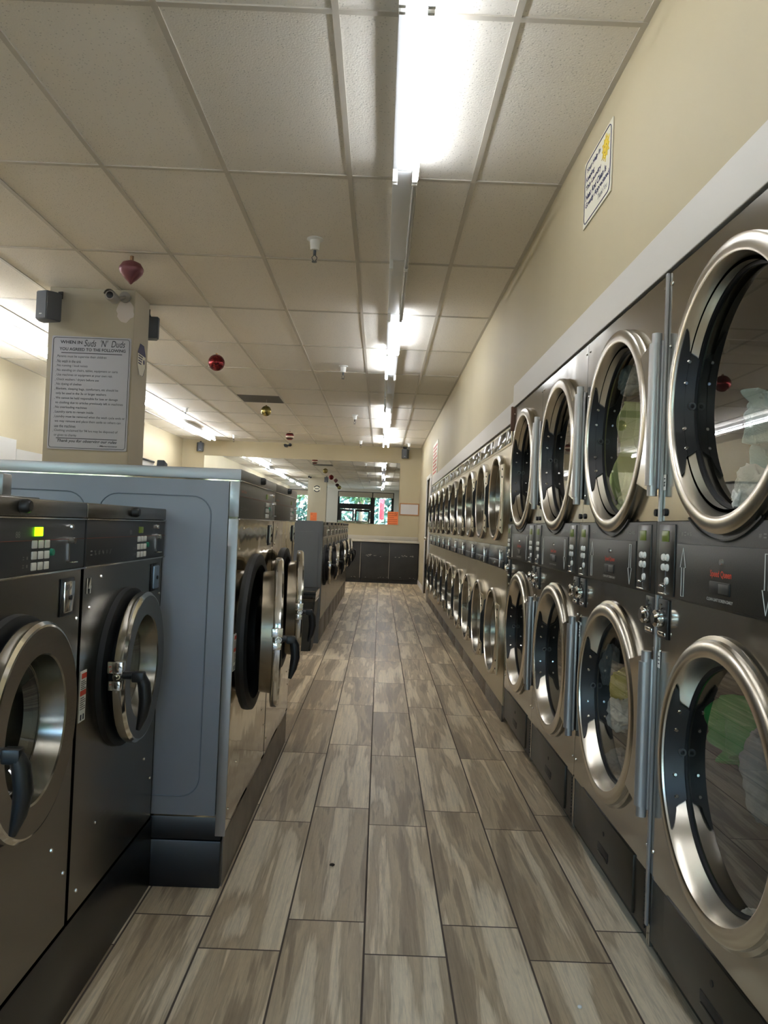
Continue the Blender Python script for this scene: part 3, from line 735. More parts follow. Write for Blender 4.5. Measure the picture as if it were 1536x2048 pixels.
WL = ['steel washer at the near end of the far row, beside the black bin', 'second steel washer of the far row counted from the black bin', 'third steel washer of the far row counted from the black bin',
      'fourth steel washer of the far row counted from the black bin', 'fifth steel washer of the far row counted from the black bin', 'sixth steel washer of the far row counted from the black bin',
      'seventh steel washer of the far row counted from the black bin', 'steel washer at the far end of the far row, nearest the mirror']
for i in range(8):
    o = wr if i == 0 else copy_tree(wr)
    o.location = (-.56, 7.64+.36+.72*i, 0); o.rotation_euler = (0, 0, PI/2); tag(o, WL[i], 'washer', 'far row of steel washers')
    for ch in o.children:
        if ch.name.startswith('door') and not ch.name.startswith('door_seal'): ch.rotation_euler = (0, 0, a((4, 9, 5, 12, 7, 11, 6, 9)[i]))
# grey end panel of the far row and the row behind it
m = MB(); m.box(-2.3, -.565, 7.60, 7.635, .0, 1.205, .003); m.box(-2.3, -.60, 7.594, 7.602, .08, 1.10, .003); tag(m.build('end_panel', GREYD), 'dark grey end panel of the far washer row behind the bin', 'panel')

# ------------------------------------------------------------------ machines facing the other aisle and the left wall
def make_white(W, H, depth, stacked):
    r = empty('white_stacked_dryer' if stacked else 'white_washer'); h = W/2-.003
    zs = [(H*.73, .25), (H*.27, .25)] if stacked else [(H*.5, .2)]
    m = MB(); z0 = 0
    if stacked: m.plate_hole(-h, h, H*.5, H, 0, H*.73, .22, 0); m.plate_hole(-h, h, .04, H*.5, 0, H*.27, .22, 0)
    else: m.plate_hole(-h, h, .04, H, 0, H*.5, .18, 0)
    m.box(-h, -h+.01, 0.002, depth, .04, H); m.box(h-.01, h, .002, depth, .04, H); m.box(-h, h, .002, depth, H-.01, H); m.box(-h, h, depth-.01, depth, .04, H); m.box(-h, h, .04, .08, 0, .04)
    part(r, 'cabinet', m, WHITE, smooth=.4)
    for z, R in zs:
        d = MB(); d.lathe([(R, 0), (R, -.03), (R-.02, -.04), (R-.05, -.03), (R-.06, .05)], 0, z, 40); dd = part(r, 'door', d, SATIN)
        d = MB(); d.lathe([(R-.06, .045), (0, .045)], 0, z, 32); part(dd, 'glass', d, mat('smoked_glass', (40, 42, 46), .08, 0), smooth=None)
    return r
ws = make_white(.78, 1.905, .6, True); ws.location = (-3.72, 7.42, 0); ws.rotation_euler = (0, 0, PI/2)
tag(ws, 'tall white stacked dryer with grey porthole by the left wall', 'dryer', 'white machines along the left wall')
for i, (y, l) in enumerate(((8.2, 'white stacked dryer just right of the porthole one, slightly shorter'), (8.98, 'white stacked dryer close to the cream column, lower than its neighbour'))):
    o = make_white(.76, 1.815-.0*i, .58, True); o.location = (-3.72, y, 0); o.rotation_euler = (0, 0, PI/2); tag(o, l, 'dryer', 'white machines along the left wall')
o = make_white(.78, 2.06, .6, True); o.location = (-3.72, 12.15, 0); o.rotation_euler = (0, 0, PI/2); tag(o, 'white stacked dryer seen right of the cream column, dark top edge', 'dryer', 'white machines along the left wall')
m = MB(); m.box(-.385, .385, -.01, .6, 2.06, 2.09, .003); part(o, 'top_cap', m, BLACK)

# ------------------------------------------------------------------ counter, mirror and back wall things
m = MB(); m.box(-2.6, .825, 15.93, 16.6, .845, .885, .006); m.box(-2.6, .825, 16.585, 16.6, .885, .97, .003)
tag(m.build('worktop', COUNTER), 'long cream worktop under the mirror', 'worktop')
cab = []
for i, (x0, x1, l) in enumerate(((-.965, -.375, 'black folding cabinet under the worktop, next to the washers'), (-.37, .222, 'black folding cabinet, middle one under the worktop'), (.227, .82, 'black folding cabinet in the corner by the brown door'))):
    r = empty('base_cabinet', ((x0+x1)/2, 15.97, 0)); h = (x1-x0)/2
    m = MB(); m.box(-h, h, .0, .6, .07, .843, .002); m.box(-h, h, .03, .6, 0, .07); part(r, 'carcass', m, BOXBLK)
    m = MB(); m.box(-h+.004, h-.004, -.016, 0, .085, .835, .003); d = part(r, 'door', m, BOXBLK)
    rnd = random.Random(i); m = MB()
    for k in range(9):
        x = -h+.08+(2*h-.2)*rnd.random(); zz = .565+rnd.uniform(-.02, .02); m.poly([(x, zz), (x+rnd.uniform(.02, .06), zz+rnd.uniform(-.006, .006)), (x+.03, zz+.009)], (-.0175, -.016))
    for k in range(5):
        x = -h+.03+(2*h-.08)*rnd.random(); zz = .10+.03*rnd.random(); m.poly([(x, zz), (x+.03, zz), (x+.02, zz+.006)], (-.0175, -.016))
    if i < 2: m.poly([(h-.012, .1), (h-.004, .1), (h-.004, .83), (h-.010, .83)], (-.0175, -.016))
    part(d, 'scuffs', m, SCUFF, 'pale scratched scuff marks', smooth=None)
    tag(r, l, 'cabinet', 'black cabinets under the worktop')
m = MB(); m.box(-3.85, .378, 16.588, 16.598, 1.222, 2.555); mi_ = m.build('wall_mirror', MIRROR, smooth=None); tag(mi_, 'wide wall mirror above the worktop reflecting the shop front', 'mirror')
def sheet(name, x, y, z, w_, h_, face, label, cat, mt):
    """thin sheet standing in a vertical plane; face 'y-' or 'x-' etc gives its outward side"""
    r = empty(name, (x, y, z)); r.rotation_euler = (0, 0, {'y-': 0, 'x-': -PI/2, 'x+': PI/2, 'y+': PI}[face])
    m = MB(); m.box(-w_/2, w_/2, -.003, 0, -h_/2, h_/2); part(r, 'sheet', m, mt, smooth=None)
    return tag(r, label, cat)
def no_symbol(x, z, R, y=-.0045):
    m = MB(); m.lathe([(R, y), (R*.8, y)], x, z, 24); q = R*.62; m.poly([(x-q-.1*R, z+q-.1*R), (x-q+.1*R, z+q+.1*R), (x+q+.1*R, z-q+.1*R), (x+q-.1*R, z-q-.1*R)], (y-.0002, y)); return m
def orange_notice(x, y, z, face, label, w_=.23, h_=.28):
    r = sheet('orange_notice', x, y, z, w_, h_, face, label, 'notice', ORANGE)
    m = MB()
    for k in range(6): m.box(-w_*.42, w_*(.42 if k not in (0, 2) else .1), -.0042, -.003, h_*(.34-.15*k)-.004, h_*(.34-.15*k)+.004)
    part(r, 'print', m, mat('brown_print', (150, 62, 30), .6), smooth=None)
    part(r, 'no_symbol', no_symbol(w_*.28, h_*.34, .03), mat('brown_print', (150, 62, 30), .6), smooth=None)
orange_notice(.265, 16.587, 1.362, 'y-', 'orange paper notice stuck on the lower corner of the mirror')
orange_notice(-2.35, 6.195, 1.42, 'y+', 'orange paper notice on the back of the cream column')
m = MB(); r = empty('whiteboard', (.614, 16.598, 1.565))
m.box(-.19, .19, -.012, 0, -.11, .11); part(r, 'board', m, BOARD, smooth=None)
m = MB()
for b_ in ((-.212, .212, .108, .132), (-.212, .212, -.132, -.108), (-.212, -.188, -.108, .108), (.188, .212, -.108, .108)): m.box(b_[0], b_[1], -.02, 0, b_[2], b_[3], .003)
part(r, 'frame', m, CORK); tag(r, 'small whiteboard in a thin oak frame beside the mirror', 'board')

# ------------------------------------------------------------------ speakers, cameras, sprinklers, vent
def speaker(loc, rz, label, s_=1., tilt=0.):
    r = empty('wall_speaker', loc, rz)
    m = MB(); m.poly([(-.085*s_, 0), (-.05*s_, -.07*s_), (.05*s_, -.07*s_), (.085*s_, 0), (.085*s_, .06*s_), (-.085*s_, .06*s_)], (-.11*s_, .11*s_), axis='z')
    bmesh.ops.bevel(m.bm, geom=m.bm.edges[:], offset=.006, segments=2, affect='EDGES'); part(r, 'cabinet', m, SPK)
    m = MB(); m.box(-.014*s_, .014*s_, -.073*s_, -.069*s_, -.075*s_, -.067*s_, .001); part(r, 'badge', m, WHITE)
    m = MB(); m.tube([(0, .04*s_, .10*s_), (0, .09*s_, .13*s_), (0, .13*s_, .13*s_)], .008); m.box(-.02, .02, .13*s_, .14*s_, .1*s_, .16*s_, .002); part(r, 'bracket', m, BLACK)
    return tag(r, label, 'speaker')
speaker((-2.53, 5.69, 2.705), a(-18), 'grey speaker at the top left corner of the cream column', .95)
speaker((-1.945, 6.30, 2.725), a(180), 'grey speaker on the back of the cream column, peeking out at its edge', .8)
speaker((.475, 16.47, 2.75), a(-8), 'dark grey speaker high on the back wall, by the corner', .9)
speaker((-3.92, 16.47, 2.72), a(10), 'grey speaker high on the back wall, left of the mirror', .85)
def cctv(loc, rz, label, mt, s_=1.):
    r = empty('security_camera', loc, rz)
    m = MB(); m.lathe([(0, -.07*s_), (.032*s_, -.07*s_), (.036*s_, -.062*s_), (.036*s_, .04*s_), (.03*s_, .05*s_), (0, .05*s_)], 0, 0, 24); m.lathe([(.040*s_, -.085*s_), (.040*s_, .02*s_), (.038*s_, .02*s_), (.038*s_, -.085*s_)], 0, 0, 24, 0, a(10), a(170), close=True); part(r, 'housing', m, mt)
    m = MB(); m.lathe([(0, -.074*s_), (.018*s_, -.074*s_), (.024*s_, -.07*s_)], 0, 0, 20); part(r, 'lens', m, BLACK)
    m = MB(); m.tube([(0, .03*s_, 0), (.03*s_, .07*s_, .02*s_), (.055*s_, .10*s_, .035*s_)], .014*s_); m.lathe([(0, .09*s_), (.04*s_, .09*s_), (.04*s_, .11*s_), (0, .11*s_)], .055*s_, .035*s_, 20); part(r, 'mount', m, mt)
    return tag(r, label, 'camera')
cctv((-2.06, 5.715, 2.80), a(2), 'grey bullet security camera at the top of the cream column', mat('camera_grey', (150, 146, 138), .4), 1.05)
cctv((-2.08, 16.49, 2.82), a(-15), 'small dark security camera above the mirror', BLACK, .9)
cctv((-2.5, 6.29, 2.78), a(165), 'small dark security camera on the back of the cream column', BLACK, .8)
cctv((.45, 16.49, 2.875), a(-10), 'tiny dark camera above the dark grey back wall speaker', BLACK, .6)
SPL = [(-.462, 4.62, 'white ceiling sprinkler nearest the camera, left of the bare light rail'), (-.467, 8.31, 'second white ceiling sprinkler along the aisle'), (-.462, 11.99, 'third white ceiling sprinkler along the aisle'), (-.46, 15.6, 'white ceiling sprinkler by the back wall, left of the light rail'),
       (-3.09, 11.93, 'white ceiling sprinkler above the left light row'), (-3.02, 15.5, 'white ceiling sprinkler near the back wall speaker on the left'), (.53, 15.75, 'tiny ceiling sprinkler in the back corner by the wall speaker')]
for x, y, l in SPL:
    r = empty('ceiling_sprinkler', (x, y, CEIL)); m = MB()
    m.lathez([(.0, 0), (.048, 0), (.05, -.006), (.032, -.012), (.026, -.07), (0, -.07)], n=24); part(r, 'escutcheon', m, WHITE)
    m = MB(); m.cyl((0, 0, -.07), (0, 0, -.10), .009, n=10); m.tube([(-.004, 0, -.10), (-.016, 0, -.115), (-.006, 0, -.138)], .003, 6); m.tube([(.004, 0, -.10), (.016, 0, -.115), (.006, 0, -.138)], .003, 6); m.cyl((0, 0, -.138), (0, 0, -.142), .016, n=12)
    part(r, 'sprinkler_head', m, SPK); tag(r, l, 'sprinkler', 'ceiling sprinklers')
r = empty('air_vent', (-1.742, 10.78, CEIL)); m = MB(); m.box(-.29, .29, -.29, .29, -.004, .0); part(r, 'backing', m, mat('vent_grey', (108, 104, 96), .6))
m = MB()
for k in range(14): m.box(-.28, .28, -.275+.04*k, -.265+.04*k, -.012, -.004)
part(r, 'slats', m, mat('vent_grey', (108, 104, 96), .6)); tag(r, 'grey square air vent set in the ceiling grid', 'vent')

# ------------------------------------------------------------------ fluorescent rows
def strip(x0, x1, y0, y1, label, lamps, group, lit=LIT):
    r = empty('fluorescent_fixture', ((x0+x1)/2, (y0+y1)/2, CEIL)); w_ = (x1-x0)/2; l = (y1-y0)/2-.004
    m = MB(); m.box(-w_, w_, -l, l, -.045, -.001, .003); part(r, 'housing', m, FIXT)
    m = MB()
    for sx in (-1, 1):
        for sy in (-1, 1): m.box(sx*(w_-.012)-.012, sx*(w_-.012)+.012, sy*(l-.012)-.008, sy*(l-.012)+.008, -.105, -.044, .003)
    part(r, 'lamp_holder', m, WHITE)
    for sx, on in lamps:
        m = MB(); m.cyl((sx*(w_-.010), -l+.02, -.090), (sx*(w_-.010), l-.02, -.090), .0135, n=14); part(r, 'tube', m, lit if on else UNLIT, 'lit white tube' if on else 'unlit tube')
    return tag(r, label, 'ceiling light', group)
G1 = 'fluorescent fixtures over the aisle'
S0 = 2.375
main = {-4: [(1, 0)], -3: [(-1, 1)], -2: [(1, 0)], -1: [(1, 1)], 0: [(1, 1)], 1: [(1, 0)], 2: [(1, 0)], 3: [(1, 1)], 4: [(-1, 1)], 5: [(-1, 0)], 6: [(-1, 0)], 7: [(-1, 1)], 8: [(-1, 1)], 9: [(1, 1)], 10: [(1, 1), (-1, 1)]}
ML = {0: 'nearest lit single-tube ceiling light over the aisle', 1: 'first unlit ceiling light just beyond the nearest lit one', 2: 'second unlit ceiling light, ending at the next lit tube', 3: 'lit ceiling light with its tube on the wall side, middle of the aisle',
      4: 'lit ceiling light with its tube on the washer side, middle of the aisle', 5: 'unlit ceiling light just beyond the middle lit pair', 6: 'unlit ceiling light just before the far lit group', 7: 'first lit ceiling light of the far group', 8: 'second lit ceiling light of the far group',
      9: 'third lit ceiling light of the far group', 10: 'double-tube ceiling light over the aisle, closest to the back wall'}
for k, lp in main.items():
    if k >= 0: lab = ML[k]
    else: lab = {-1: 'lit ceiling light above the camera, only its end in view', -2: 'unlit ceiling light over the shop entrance aisle', -3: 'lit ceiling light near the shop front, seen in the mirror', -4: 'ceiling light closest to the shop door, seen in the mirror'}[k]
    strip(-.008, .108, S0+1.2192*k, S0+1.2192*(k+1), lab, lp, G1)
left = {-4: [(-1, 1)], -2: [(-1, 1)], 0: [(-1, 1)], 2: [(-1, 1)], 3: [(-1, 1), (1, 1)], 4: [(-1, 1), (1, 1)], 6: [(1, 1)], 7: [(1, 1)], 8: [(1, 1)], 9: [(-1, 1)], 10: [(-1, 1), (1, 1)]}
for k in range(-4, 11):
    y0 = S0+1.2192*k
    strip(-3.57, -3.45, y0, y0+1.2192, (f'{"unlit" if k not in left else "lit"} ceiling light of the left row, ' + ('%s from the back wall' % (ORD[10-k] if k > 1 else ('eleventh' if k == 0 else 'tenth' if k == 1 else {-1: 'twelfth', -2: 'thirteenth', -3: 'fourteenth', -4: 'fifteenth'}[k])))).replace('last from', 'tenth from').replace('first from the back wall', 'closest to the back wall'), left.get(k, [(-1, 0)]), 'fluorescent fixtures over the left aisle', LITL)

# ------------------------------------------------------------------ hanging ornaments
def mat_glitter(name, c1, c2):
    m = bpy.data.materials.new(name); m.use_nodes = True; t = m.node_tree; b = t.nodes['Principled BSDF']
    tc = t.nodes.new('ShaderNodeTexCoord'); v = t.nodes.new('ShaderNodeTexVoronoi'); v.inputs['Scale'].default_value = 70
    t.links.new(tc.outputs['Object'], v.inputs[0]); mx = t.nodes.new('ShaderNodeMix'); mx.data_type = 'RGBA'; mx.inputs[6].default_value = srgb(*c1); mx.inputs[7].default_value = srgb(*c2)
    s_ = t.nodes.new('ShaderNodeSeparateColor'); t.links.new(v.outputs['Color'], s_.inputs[0]); t.links.new(s_.outputs[0], mx.inputs[0]); t.links.new(mx.outputs[2], b.inputs['Base Color'])
    b.inputs['Metallic'].default_value = .8; b.inputs['Roughness'].default_value = .25
    bp = t.nodes.new('ShaderNodeBump'); bp.inputs['Strength'].default_value = 1; bp.inputs['Distance'].default_value = .01; t.links.new(s_.outputs[1], bp.inputs['Height']); t.links.new(bp.outputs[0], b.inputs['Normal'])
    return m
def ornament(x, y, z, R, shape, mt, label):
    r = empty('hanging_ornament', (x, y, z)); m = MB()
    if shape == 'ball': m.sphere((0, 0, 0), R, 32)
    elif shape == 'drop': m.lathez([(0, R*.72), (R*.35, R*.70), (R*.75, R*.52), (R*.98, R*.15), (R, 0), (R*.9, -.30*R), (R*.5, -.78*R), (R*.22, -1.02*R), (.12*R, -1.15*R), (0, -1.25*R)], n=32)
    elif shape == 'striped':
        n = 18
        for k in range(n//2+0):
            pass
        prof = [(R*math.sin(PI*k/24), -R*math.cos(PI*k/24)) for k in range(25)]; prof[0] = (0, -R); prof[-1] = (0, R)
        for k in range(24): m.lathez(prof[k:k+2], n=32, mi=(k//3) % 3)
    part(r, 'bauble', m, mt)
    m = MB(); m.cyl((0, 0, R*.7 if shape == 'drop' else R*.95), (0, 0, R+.012), .012, n=12); part(r, 'cap', m, mat('bauble_cap', (150, 120, 90), .4, .6))
    m = MB(); m.cyl((0, 0, R), (0, 0, CEIL-z), .0012, n=6); part(r, 'string', m, WHITE)
    return tag(r, label, 'ornament', 'ornaments hanging from the ceiling')
REDG = mat_glitter('red_glitter', (52, 14, 18), (150, 50, 50)); GOLDG = mat_glitter('gold_glitter', (120, 108, 60), (190, 176, 110)); PINKD = mat('dusky_red', (128, 78, 84), .45, .3)
DKDROP = mat_glitter('dark_glitter', (40, 30, 30), (90, 60, 60)); STR = [mat('stripe_white', (214, 196, 176), .4, .3), mat('stripe_red', (120, 30, 34), .3, .5), mat('stripe_dark', (60, 42, 34), .4, .4)]
ornament(-1.69, 5.0, 2.785, .078, 'drop', PINKD, 'dusky red drop ornament hanging above the cream column')
ornament(-1.69, 7.62, 2.735, .082, 'ball', REDG, 'red glitter ball ornament right of the cream column')
ornament(-1.66, 10.75, 2.725, .073, 'ball', GOLDG, 'pale gold ball ornament hanging below the ceiling vent')
ornament(-1.70, 13.9, 2.74, .076, 'striped', STR, 'striped ball ornament close to the back wall')
ornament(-1.74, 3.1, 2.72, .078, 'drop', DKDROP, 'dark drop ornament seen only in the mirror')
ornament(-1.74, 1.6, 2.70, .085, 'ball', GOLDG, 'gold ball ornament nearest the shop door, seen in the mirror')

# ------------------------------------------------------------------ signs
# rules sign on the column
r = empty('rules_sign', (-2.243, 5.828, 2.095)); m = MB(); m.poly(rrect(-.30, .30, -.43, .43, .012), (-.006, 0)); part(r, 'sheet', m, SIGNW, smooth=None)
m = MB(); q = rrect(-.288, .288, -.418, .418, .02)
m.tube([(p[0], -.0062, p[1]) for p in q+q[:1]], .0022, 4); m.box(-.225, .235, -.0075, -.006, .300, .305); m.box(-.235, .225, -.0075, -.006, -.349, -.344)
part(r, 'border', m, LETD, smooth=None)
L = [('WHEN IN', -.235, .372, .165, .024, 0, .02), ("Suds  'N'  Duds", -.055, .356, .31, .052, .25, .0), ('YOU AGREED TO THE FOLLOWING', -.24, .320, .50, .023, 0, .02)]
rows = ['Parents must be supervise their children', 'No wash in the sink', 'No running / loud noises', 'No standing on chairs, tables, equipment or carts', 'Use machines or equipment at your own risk', 'Check washers / dryers before use', 'No dyeing of clothes',
        'Blankets, sleeping bags, comforters, etc should be', 'only be used in the 3x or larger washers', 'We cannot be held responsible for loss or damage', 'to clothing due to articles previously left in machines', 'No overloading machines', 'Laundry carts to remain inside',
        'Laundry must be removed when the wash cycle ends or', 'we may remove and place them aside so others can', 'use the machines', 'Clothing unclaimed for 94 hrs may be disposed of', 'or given to charity']
wid = [.37, .18, .23, .46, .42, .32, .19, .47, .38, .47, .51, .24, .29, .53, .50, .16, .48, .17]
for k, (t_, w_) in enumerate(zip(rows, wid)): L.append((t_, -.252, .262-.0352*k, w_, .0225, 0, .006))
for k in (0, 1, 2, 3, 4, 5, 6, 7, 9, 11, 12, 13, 16): L.append(('.', -.263, .264-.0352*k, .004, .004))
L.append(('Thank you for observing our rules', -.225, -.382, .45, .028, .3, .02)); L.append(('- Management', .08, -.405, .15, .014, .3, .02))
part(r, 'lettering', lettering(L, y=-.0066), LETD, smooth=None)
tag(r, 'large white sign of house rules on the front of the cream column', 'sign')
# octagonal notice on the side of the column
r = empty('octagonal_sign', (-1.929, 6.03, 2.405), PI/2); m = MB(); oc = [(-.05, -.12), (.04, -.12), (.105, -.03), (.105, .07), (.05, .125), (-.04, .125), (-.10, .05), (-.10, -.03)]
oc = [(.045, .125), (-.045, .125), (-.10, .05), (-.10, -.05), (-.045, -.125), (.045, -.125), (.10, -.05), (.10, .05)]
m.poly(oc, (-.003, 0)); part(r, 'sheet', m, SIGNC, smooth=None)
m = MB(); m.poly([(.043, .122), (-.043, .122), (-.095, .052), (-.095, .04), (.095, .04), (.095, .052)], (-.0038, -.003)); part(r, 'blue_top', m, LETN, smooth=None)
m = MB(); q = [(x*.97, z*.97) for x, z in oc]; m.tube([(p[0], -.0035, p[1]) for p in q+q[:1]], .0015, 4)
for k in range(4): m.box(-.075, .03-.01*k, -.0038, -.003, .022-.02*k, .032-.02*k)
m.lathe([(0, -.0038), (.02, -.0038)], .06, -.005, 16); part(r, 'print', m, LETN, smooth=None)
tag(r, 'small octagonal white and blue notice on the column side', 'sign')
# peeled patch
m = MB(); rnd = random.Random(3); pts = []
for k in range(22):
    t = 2*PI*k/22; pts.append((-2.0+.068*math.cos(t)*rnd.uniform(.8, 1.12), 2.735+.085*math.sin(t)*rnd.uniform(.85, 1.1)))
m.poly([(min(x, -1.935), z) for x, z in pts], (5.8285, 5.830)); tag(m.build('plaster_patch', mat('patch_white', (208, 200, 194), .7), smooth=None), 'rough white plaster patch below the column security camera', 'patch')
# round badge on column back
r = empty('round_notice', (-2.27, 6.194, 2.40), PI); m = MB(); m.lathe([(0, -.003), (.125, -.003), (.125, 0)], 0, 0, 40); part(r, 'sheet', m, SIGNC, smooth=None)
m = MB(); m.lathe([(.085, -.004), (.12, -.004)], 0, 0, 20, 0, a(25), a(155)); m.lathe([(.085, -.004), (.12, -.004)], 0, 0, 20, 0, a(205), a(335)); m.box(-.07, .07, -.0045, -.003, -.012, .014); part(r, 'print', m, LETD, smooth=None)
tag(r, 'round black and white notice on the back of the cream column', 'sign')
# help sign on the right wall
r = empty('help_sign', (.8285, 3.10, CAMZ+1.455), -PI/2); w_, h_ = .40, .285
m = MB(); m.box(-w_/2, w_/2, -.004, 0, -h_/2, h_/2); part(r, 'sheet', m, SIGNC, smooth=None)
m = MB(); q = rrect(-w_/2+.014, w_/2-.014, -h_/2+.012, h_/2-.012, .03); m.tube([(p[0], -.0045, p[1]) for p in q+q[:1]], .0022, 4); part(r, 'border', m, LETN, smooth=None)
part(r, 'lettering', lettering([('Your Help In', -.165, .078, .205, .029, 0, .035), ('Keeping', -.168, .041, .125, .029, 0, .035), ('This Laundry', -.168, .004, .225, .029, 0, .035), ('Neat And Clean Is', -.168, -.033, .30, .029, 0, .035), ('Greatly Appreciated', -.168, -.072, .34, .030, 0, .035), ('Thank You', .02, -.104, .13, .022, .3, .0)], y=-.0046), LETN, smooth=None)
m = MB(); m.lathe([(0, -.0056), (.032, -.0056), (.032, -.004)], .115, .065, 24)
for k in range(12):
    t = 2*PI*k/12; c, s_ = math.cos(t), math.sin(t); R2 = .058 if k % 2 else .05
    m.poly([(.115+.034*c-.009*s_, .065+.034*s_+.009*c), (.115+R2*c, .065+R2*s_), (.115+.034*c+.009*s_, .065+.034*s_-.009*c)], (-.0055, -.004))
sun = part(r, 'sun_emblem', m, mat('sun_yellow', (226, 196, 50), .5), 'yellow sun drawing', smooth=None)
m = MB(); m.cyl((.104, -.0062, .072), (.104, -.0056, .072), .004, n=10); m.cyl((.126, -.0062, .072), (.126, -.0056, .072), .004, n=10); m.lathe([(.014, -.006), (.018, -.006)], .115, .060, 12, 0, PI, 2*PI); part(sun, 'face', m, mat('brown_line', (150, 110, 30), .5), smooth=None)
tag(r, 'cream laundry sign with yellow sun high on the right wall', 'sign')
# red and white sign further along
r = empty('red_print_sign', (.8285, 12.1, CAMZ+1.08), -PI/2); m = MB(); m.box(-.5, .5, -.006, 0, -.27, .27); part(r, 'sheet', m, SIGNC, smooth=None)
m = MB()
for k in range(8): m.box(-.42, .42-.08*(k % 3), -.0072, -.006, .19-.058*k, .222-.058*k)
part(r, 'print', m, mat('faded_red', (196, 110, 96), .6), smooth=None); tag(r, 'cream sign with faded red print above the beige dryers', 'sign')

# ------------------------------------------------------------------ bin
r = empty('waste_bin', (-.70, 7.28, 0)); m = MB()
def frus(m, w0, d0, w1, d1, z0, z1, mi=0):
    A = [m.bm.verts.new((sx*w0, sy*d0, z0)) for sx, sy in ((-1, -1), (1, -1), (1, 1), (-1, 1))]; B = [m.bm.verts.new((sx*w1, sy*d1, z1)) for sx, sy in ((-1, -1), (1, -1), (1, 1), (-1, 1))]
    fs = [m.bm.faces.new((A[i], A[(i+1) % 4], B[(i+1) % 4], B[i])) for i in range(4)]; return A, B, fs
A, B, fs = frus(m, .10, .17, .132, .21, .0, .50); m.bm.faces.new(A[::-1])
C, D, _ = frus(m, .125, .20, .095, .165, .50, .02); m.bm.faces.new(D)
for i in range(4): m.bm.faces.new((B[i], B[(i+1) % 4], C[(i+1) % 4], C[i]))
bmesh.ops.bevel(m.bm, geom=[e for e in m.bm.edges if abs(e.verts[0].co.z-e.verts[1].co.z) > .3], offset=.02, segments=3, affect='EDGES')
part(r, 'bin_body', m, mat('bin_black', (34, 37, 37), .4))
m = MB(); frus(m, .134, .213, .138, .217, .46, .555); q = rrect(-.138, .138, -.217, .217, .03); m.tube([(p[0], p[1], .556) for p in q+q[:1]], .006, 6); m.tube([(p[0]*.97, p[1]*.98, .48) for p in q+q[:1]], .004, 6); part(r, 'liner', m, BAG, smooth=.8)
m = MB(); m.box(.0, .10, -.197, -.186, .33, .34, .002); part(r, 'moulded_grip', m, BLACK)
tag(r, 'black waste bin with clear liner in front of the far washers', 'bin')

# ------------------------------------------------------------------ laundry in the dryers
def cloth_mesh(w_, h_, seed, folds=5, amp=.05, taper=.4, nx=60, nz=60):
    m = MB(); V = []
    for j in range(nz+1):
        v = j/nz; row = []
        for i in range(nx+1):
            u = i/nx*2-1; wd = w_/2*(1-taper*(1-v)**1.5)
            n1 = noise.noise(Vector((u*2.2, v*1.5, seed))); n2 = noise.noise(Vector((u*5, v*3, seed+9)))
            x = u*wd+.03*n1; z = -v*h_ + .05*noise.noise(Vector((u*1.5, seed, v)))*(.3+v) - .03*u*u*(1-v)
            y = amp*math.sin(u*folds*1.6+1.5*n1+seed)*(.4+.6*v)+.04*n2+.05*(u*u)
            row.append(m.bm.verts.new((x, y, z)))
        V.append(row)
    for j in range(nz):
        for i in range(nx): m.bm.faces.new((V[j][i], V[j][i+1], V[j+1][i+1], V[j+1][i]))
    return m
def lump_mesh(rx, ry, rz, seed, amp=.3, f=3.):
    m = MB(); bmesh.ops.create_icosphere(m.bm, subdivisions=5, radius=1)
    for v in m.bm.verts:
        d = v.co.normalized(); q = d*f*.6+Vector((seed, seed*.7, 0))
        n = noise.noise(q)*1.1; n2 = abs(noise.noise(q*2.3)); n3 = 1-abs(noise.noise(q*1.7+Vector((5, 1, 2))))*2
        s_ = 1+amp*(n+.55*n3-.35*n2); v.co = Vector((d.x*rx*s_, d.y*ry*s_, d.z*rz*s_))
    return m
def fabric(name, c): return mat(name, c, .9, 0, .2, bump=(220, .25), cnoise=(6, .18))
def place_cloth(mb, di, dx, y, z, m_, label, rot=(0, 0, 0), solid=True, name='garment'):
    """di: dryer index, dx: local x in dryer, y: depth behind the face, z height"""
    o = mb.build(name, m_, smooth=3.1)
    if solid:
        md = o.modifiers.new('thick', 'SOLIDIFY'); md.thickness = .006
    o.rotation_euler = (rot[0], rot[1], rot[2]-PI/2)
    o.location = (.80+y, 1.765+.85*di-dx, z)
    return tag(o, label, 'laundry')
TOW = fabric('sage_towel', (190, 200, 138)); AQ = fabric('aqua_cloth', (150, 178, 176)); WC = fabric('white_cloth', (214, 212, 206)); GR = fabric('green_cloth', (44, 132, 62)); YE = fabric('yellow_cloth', (208, 192, 84)); GY = fabric('grey_cloth', (126, 128, 130)); SL = fabric('slate_cloth', (112, 132, 138))
place_cloth(cloth_mesh(.26, .34, 2.3, 7, .045, .5), 1, -.13, .085, 1.66, TOW, 'sage green towel draped inside an upper dryer', name='towel')
place_cloth(lump_mesh(.075, .04, .05, 4.1), 1, -.12, .08, 1.735, SL, 'slate blue cloth on top of the sage green towel', solid=False)
place_cloth(lump_mesh(.10, .05, .045, 1.7), 1, -.10, .09, 1.275, fabric('pale_sage_cloth', (196, 204, 160)), 'pale sage cloth at the foot of the green towel', solid=False)
place_cloth(cloth_mesh(.24, .14, 5.2, 4, .03, .7), 0, -.09, .09, 1.54, AQ, 'pale aqua cloth behind the upper glass of the nearest dryer', rot=(0, -.4, 0))
place_cloth(lump_mesh(.055, .05, .055, 8.3, .4), 0, -.03, .085, 1.29, WC, 'crumpled white cloth low behind the upper glass of the nearest dryer', solid=False)
place_cloth(cloth_mesh(.25, .15, 7.9, 5, .03, .1), 0, -.17, .08, .78, GR, 'green cloth tumbling in the lower nearest dryer', rot=(0, -.5, 0), name='towel')
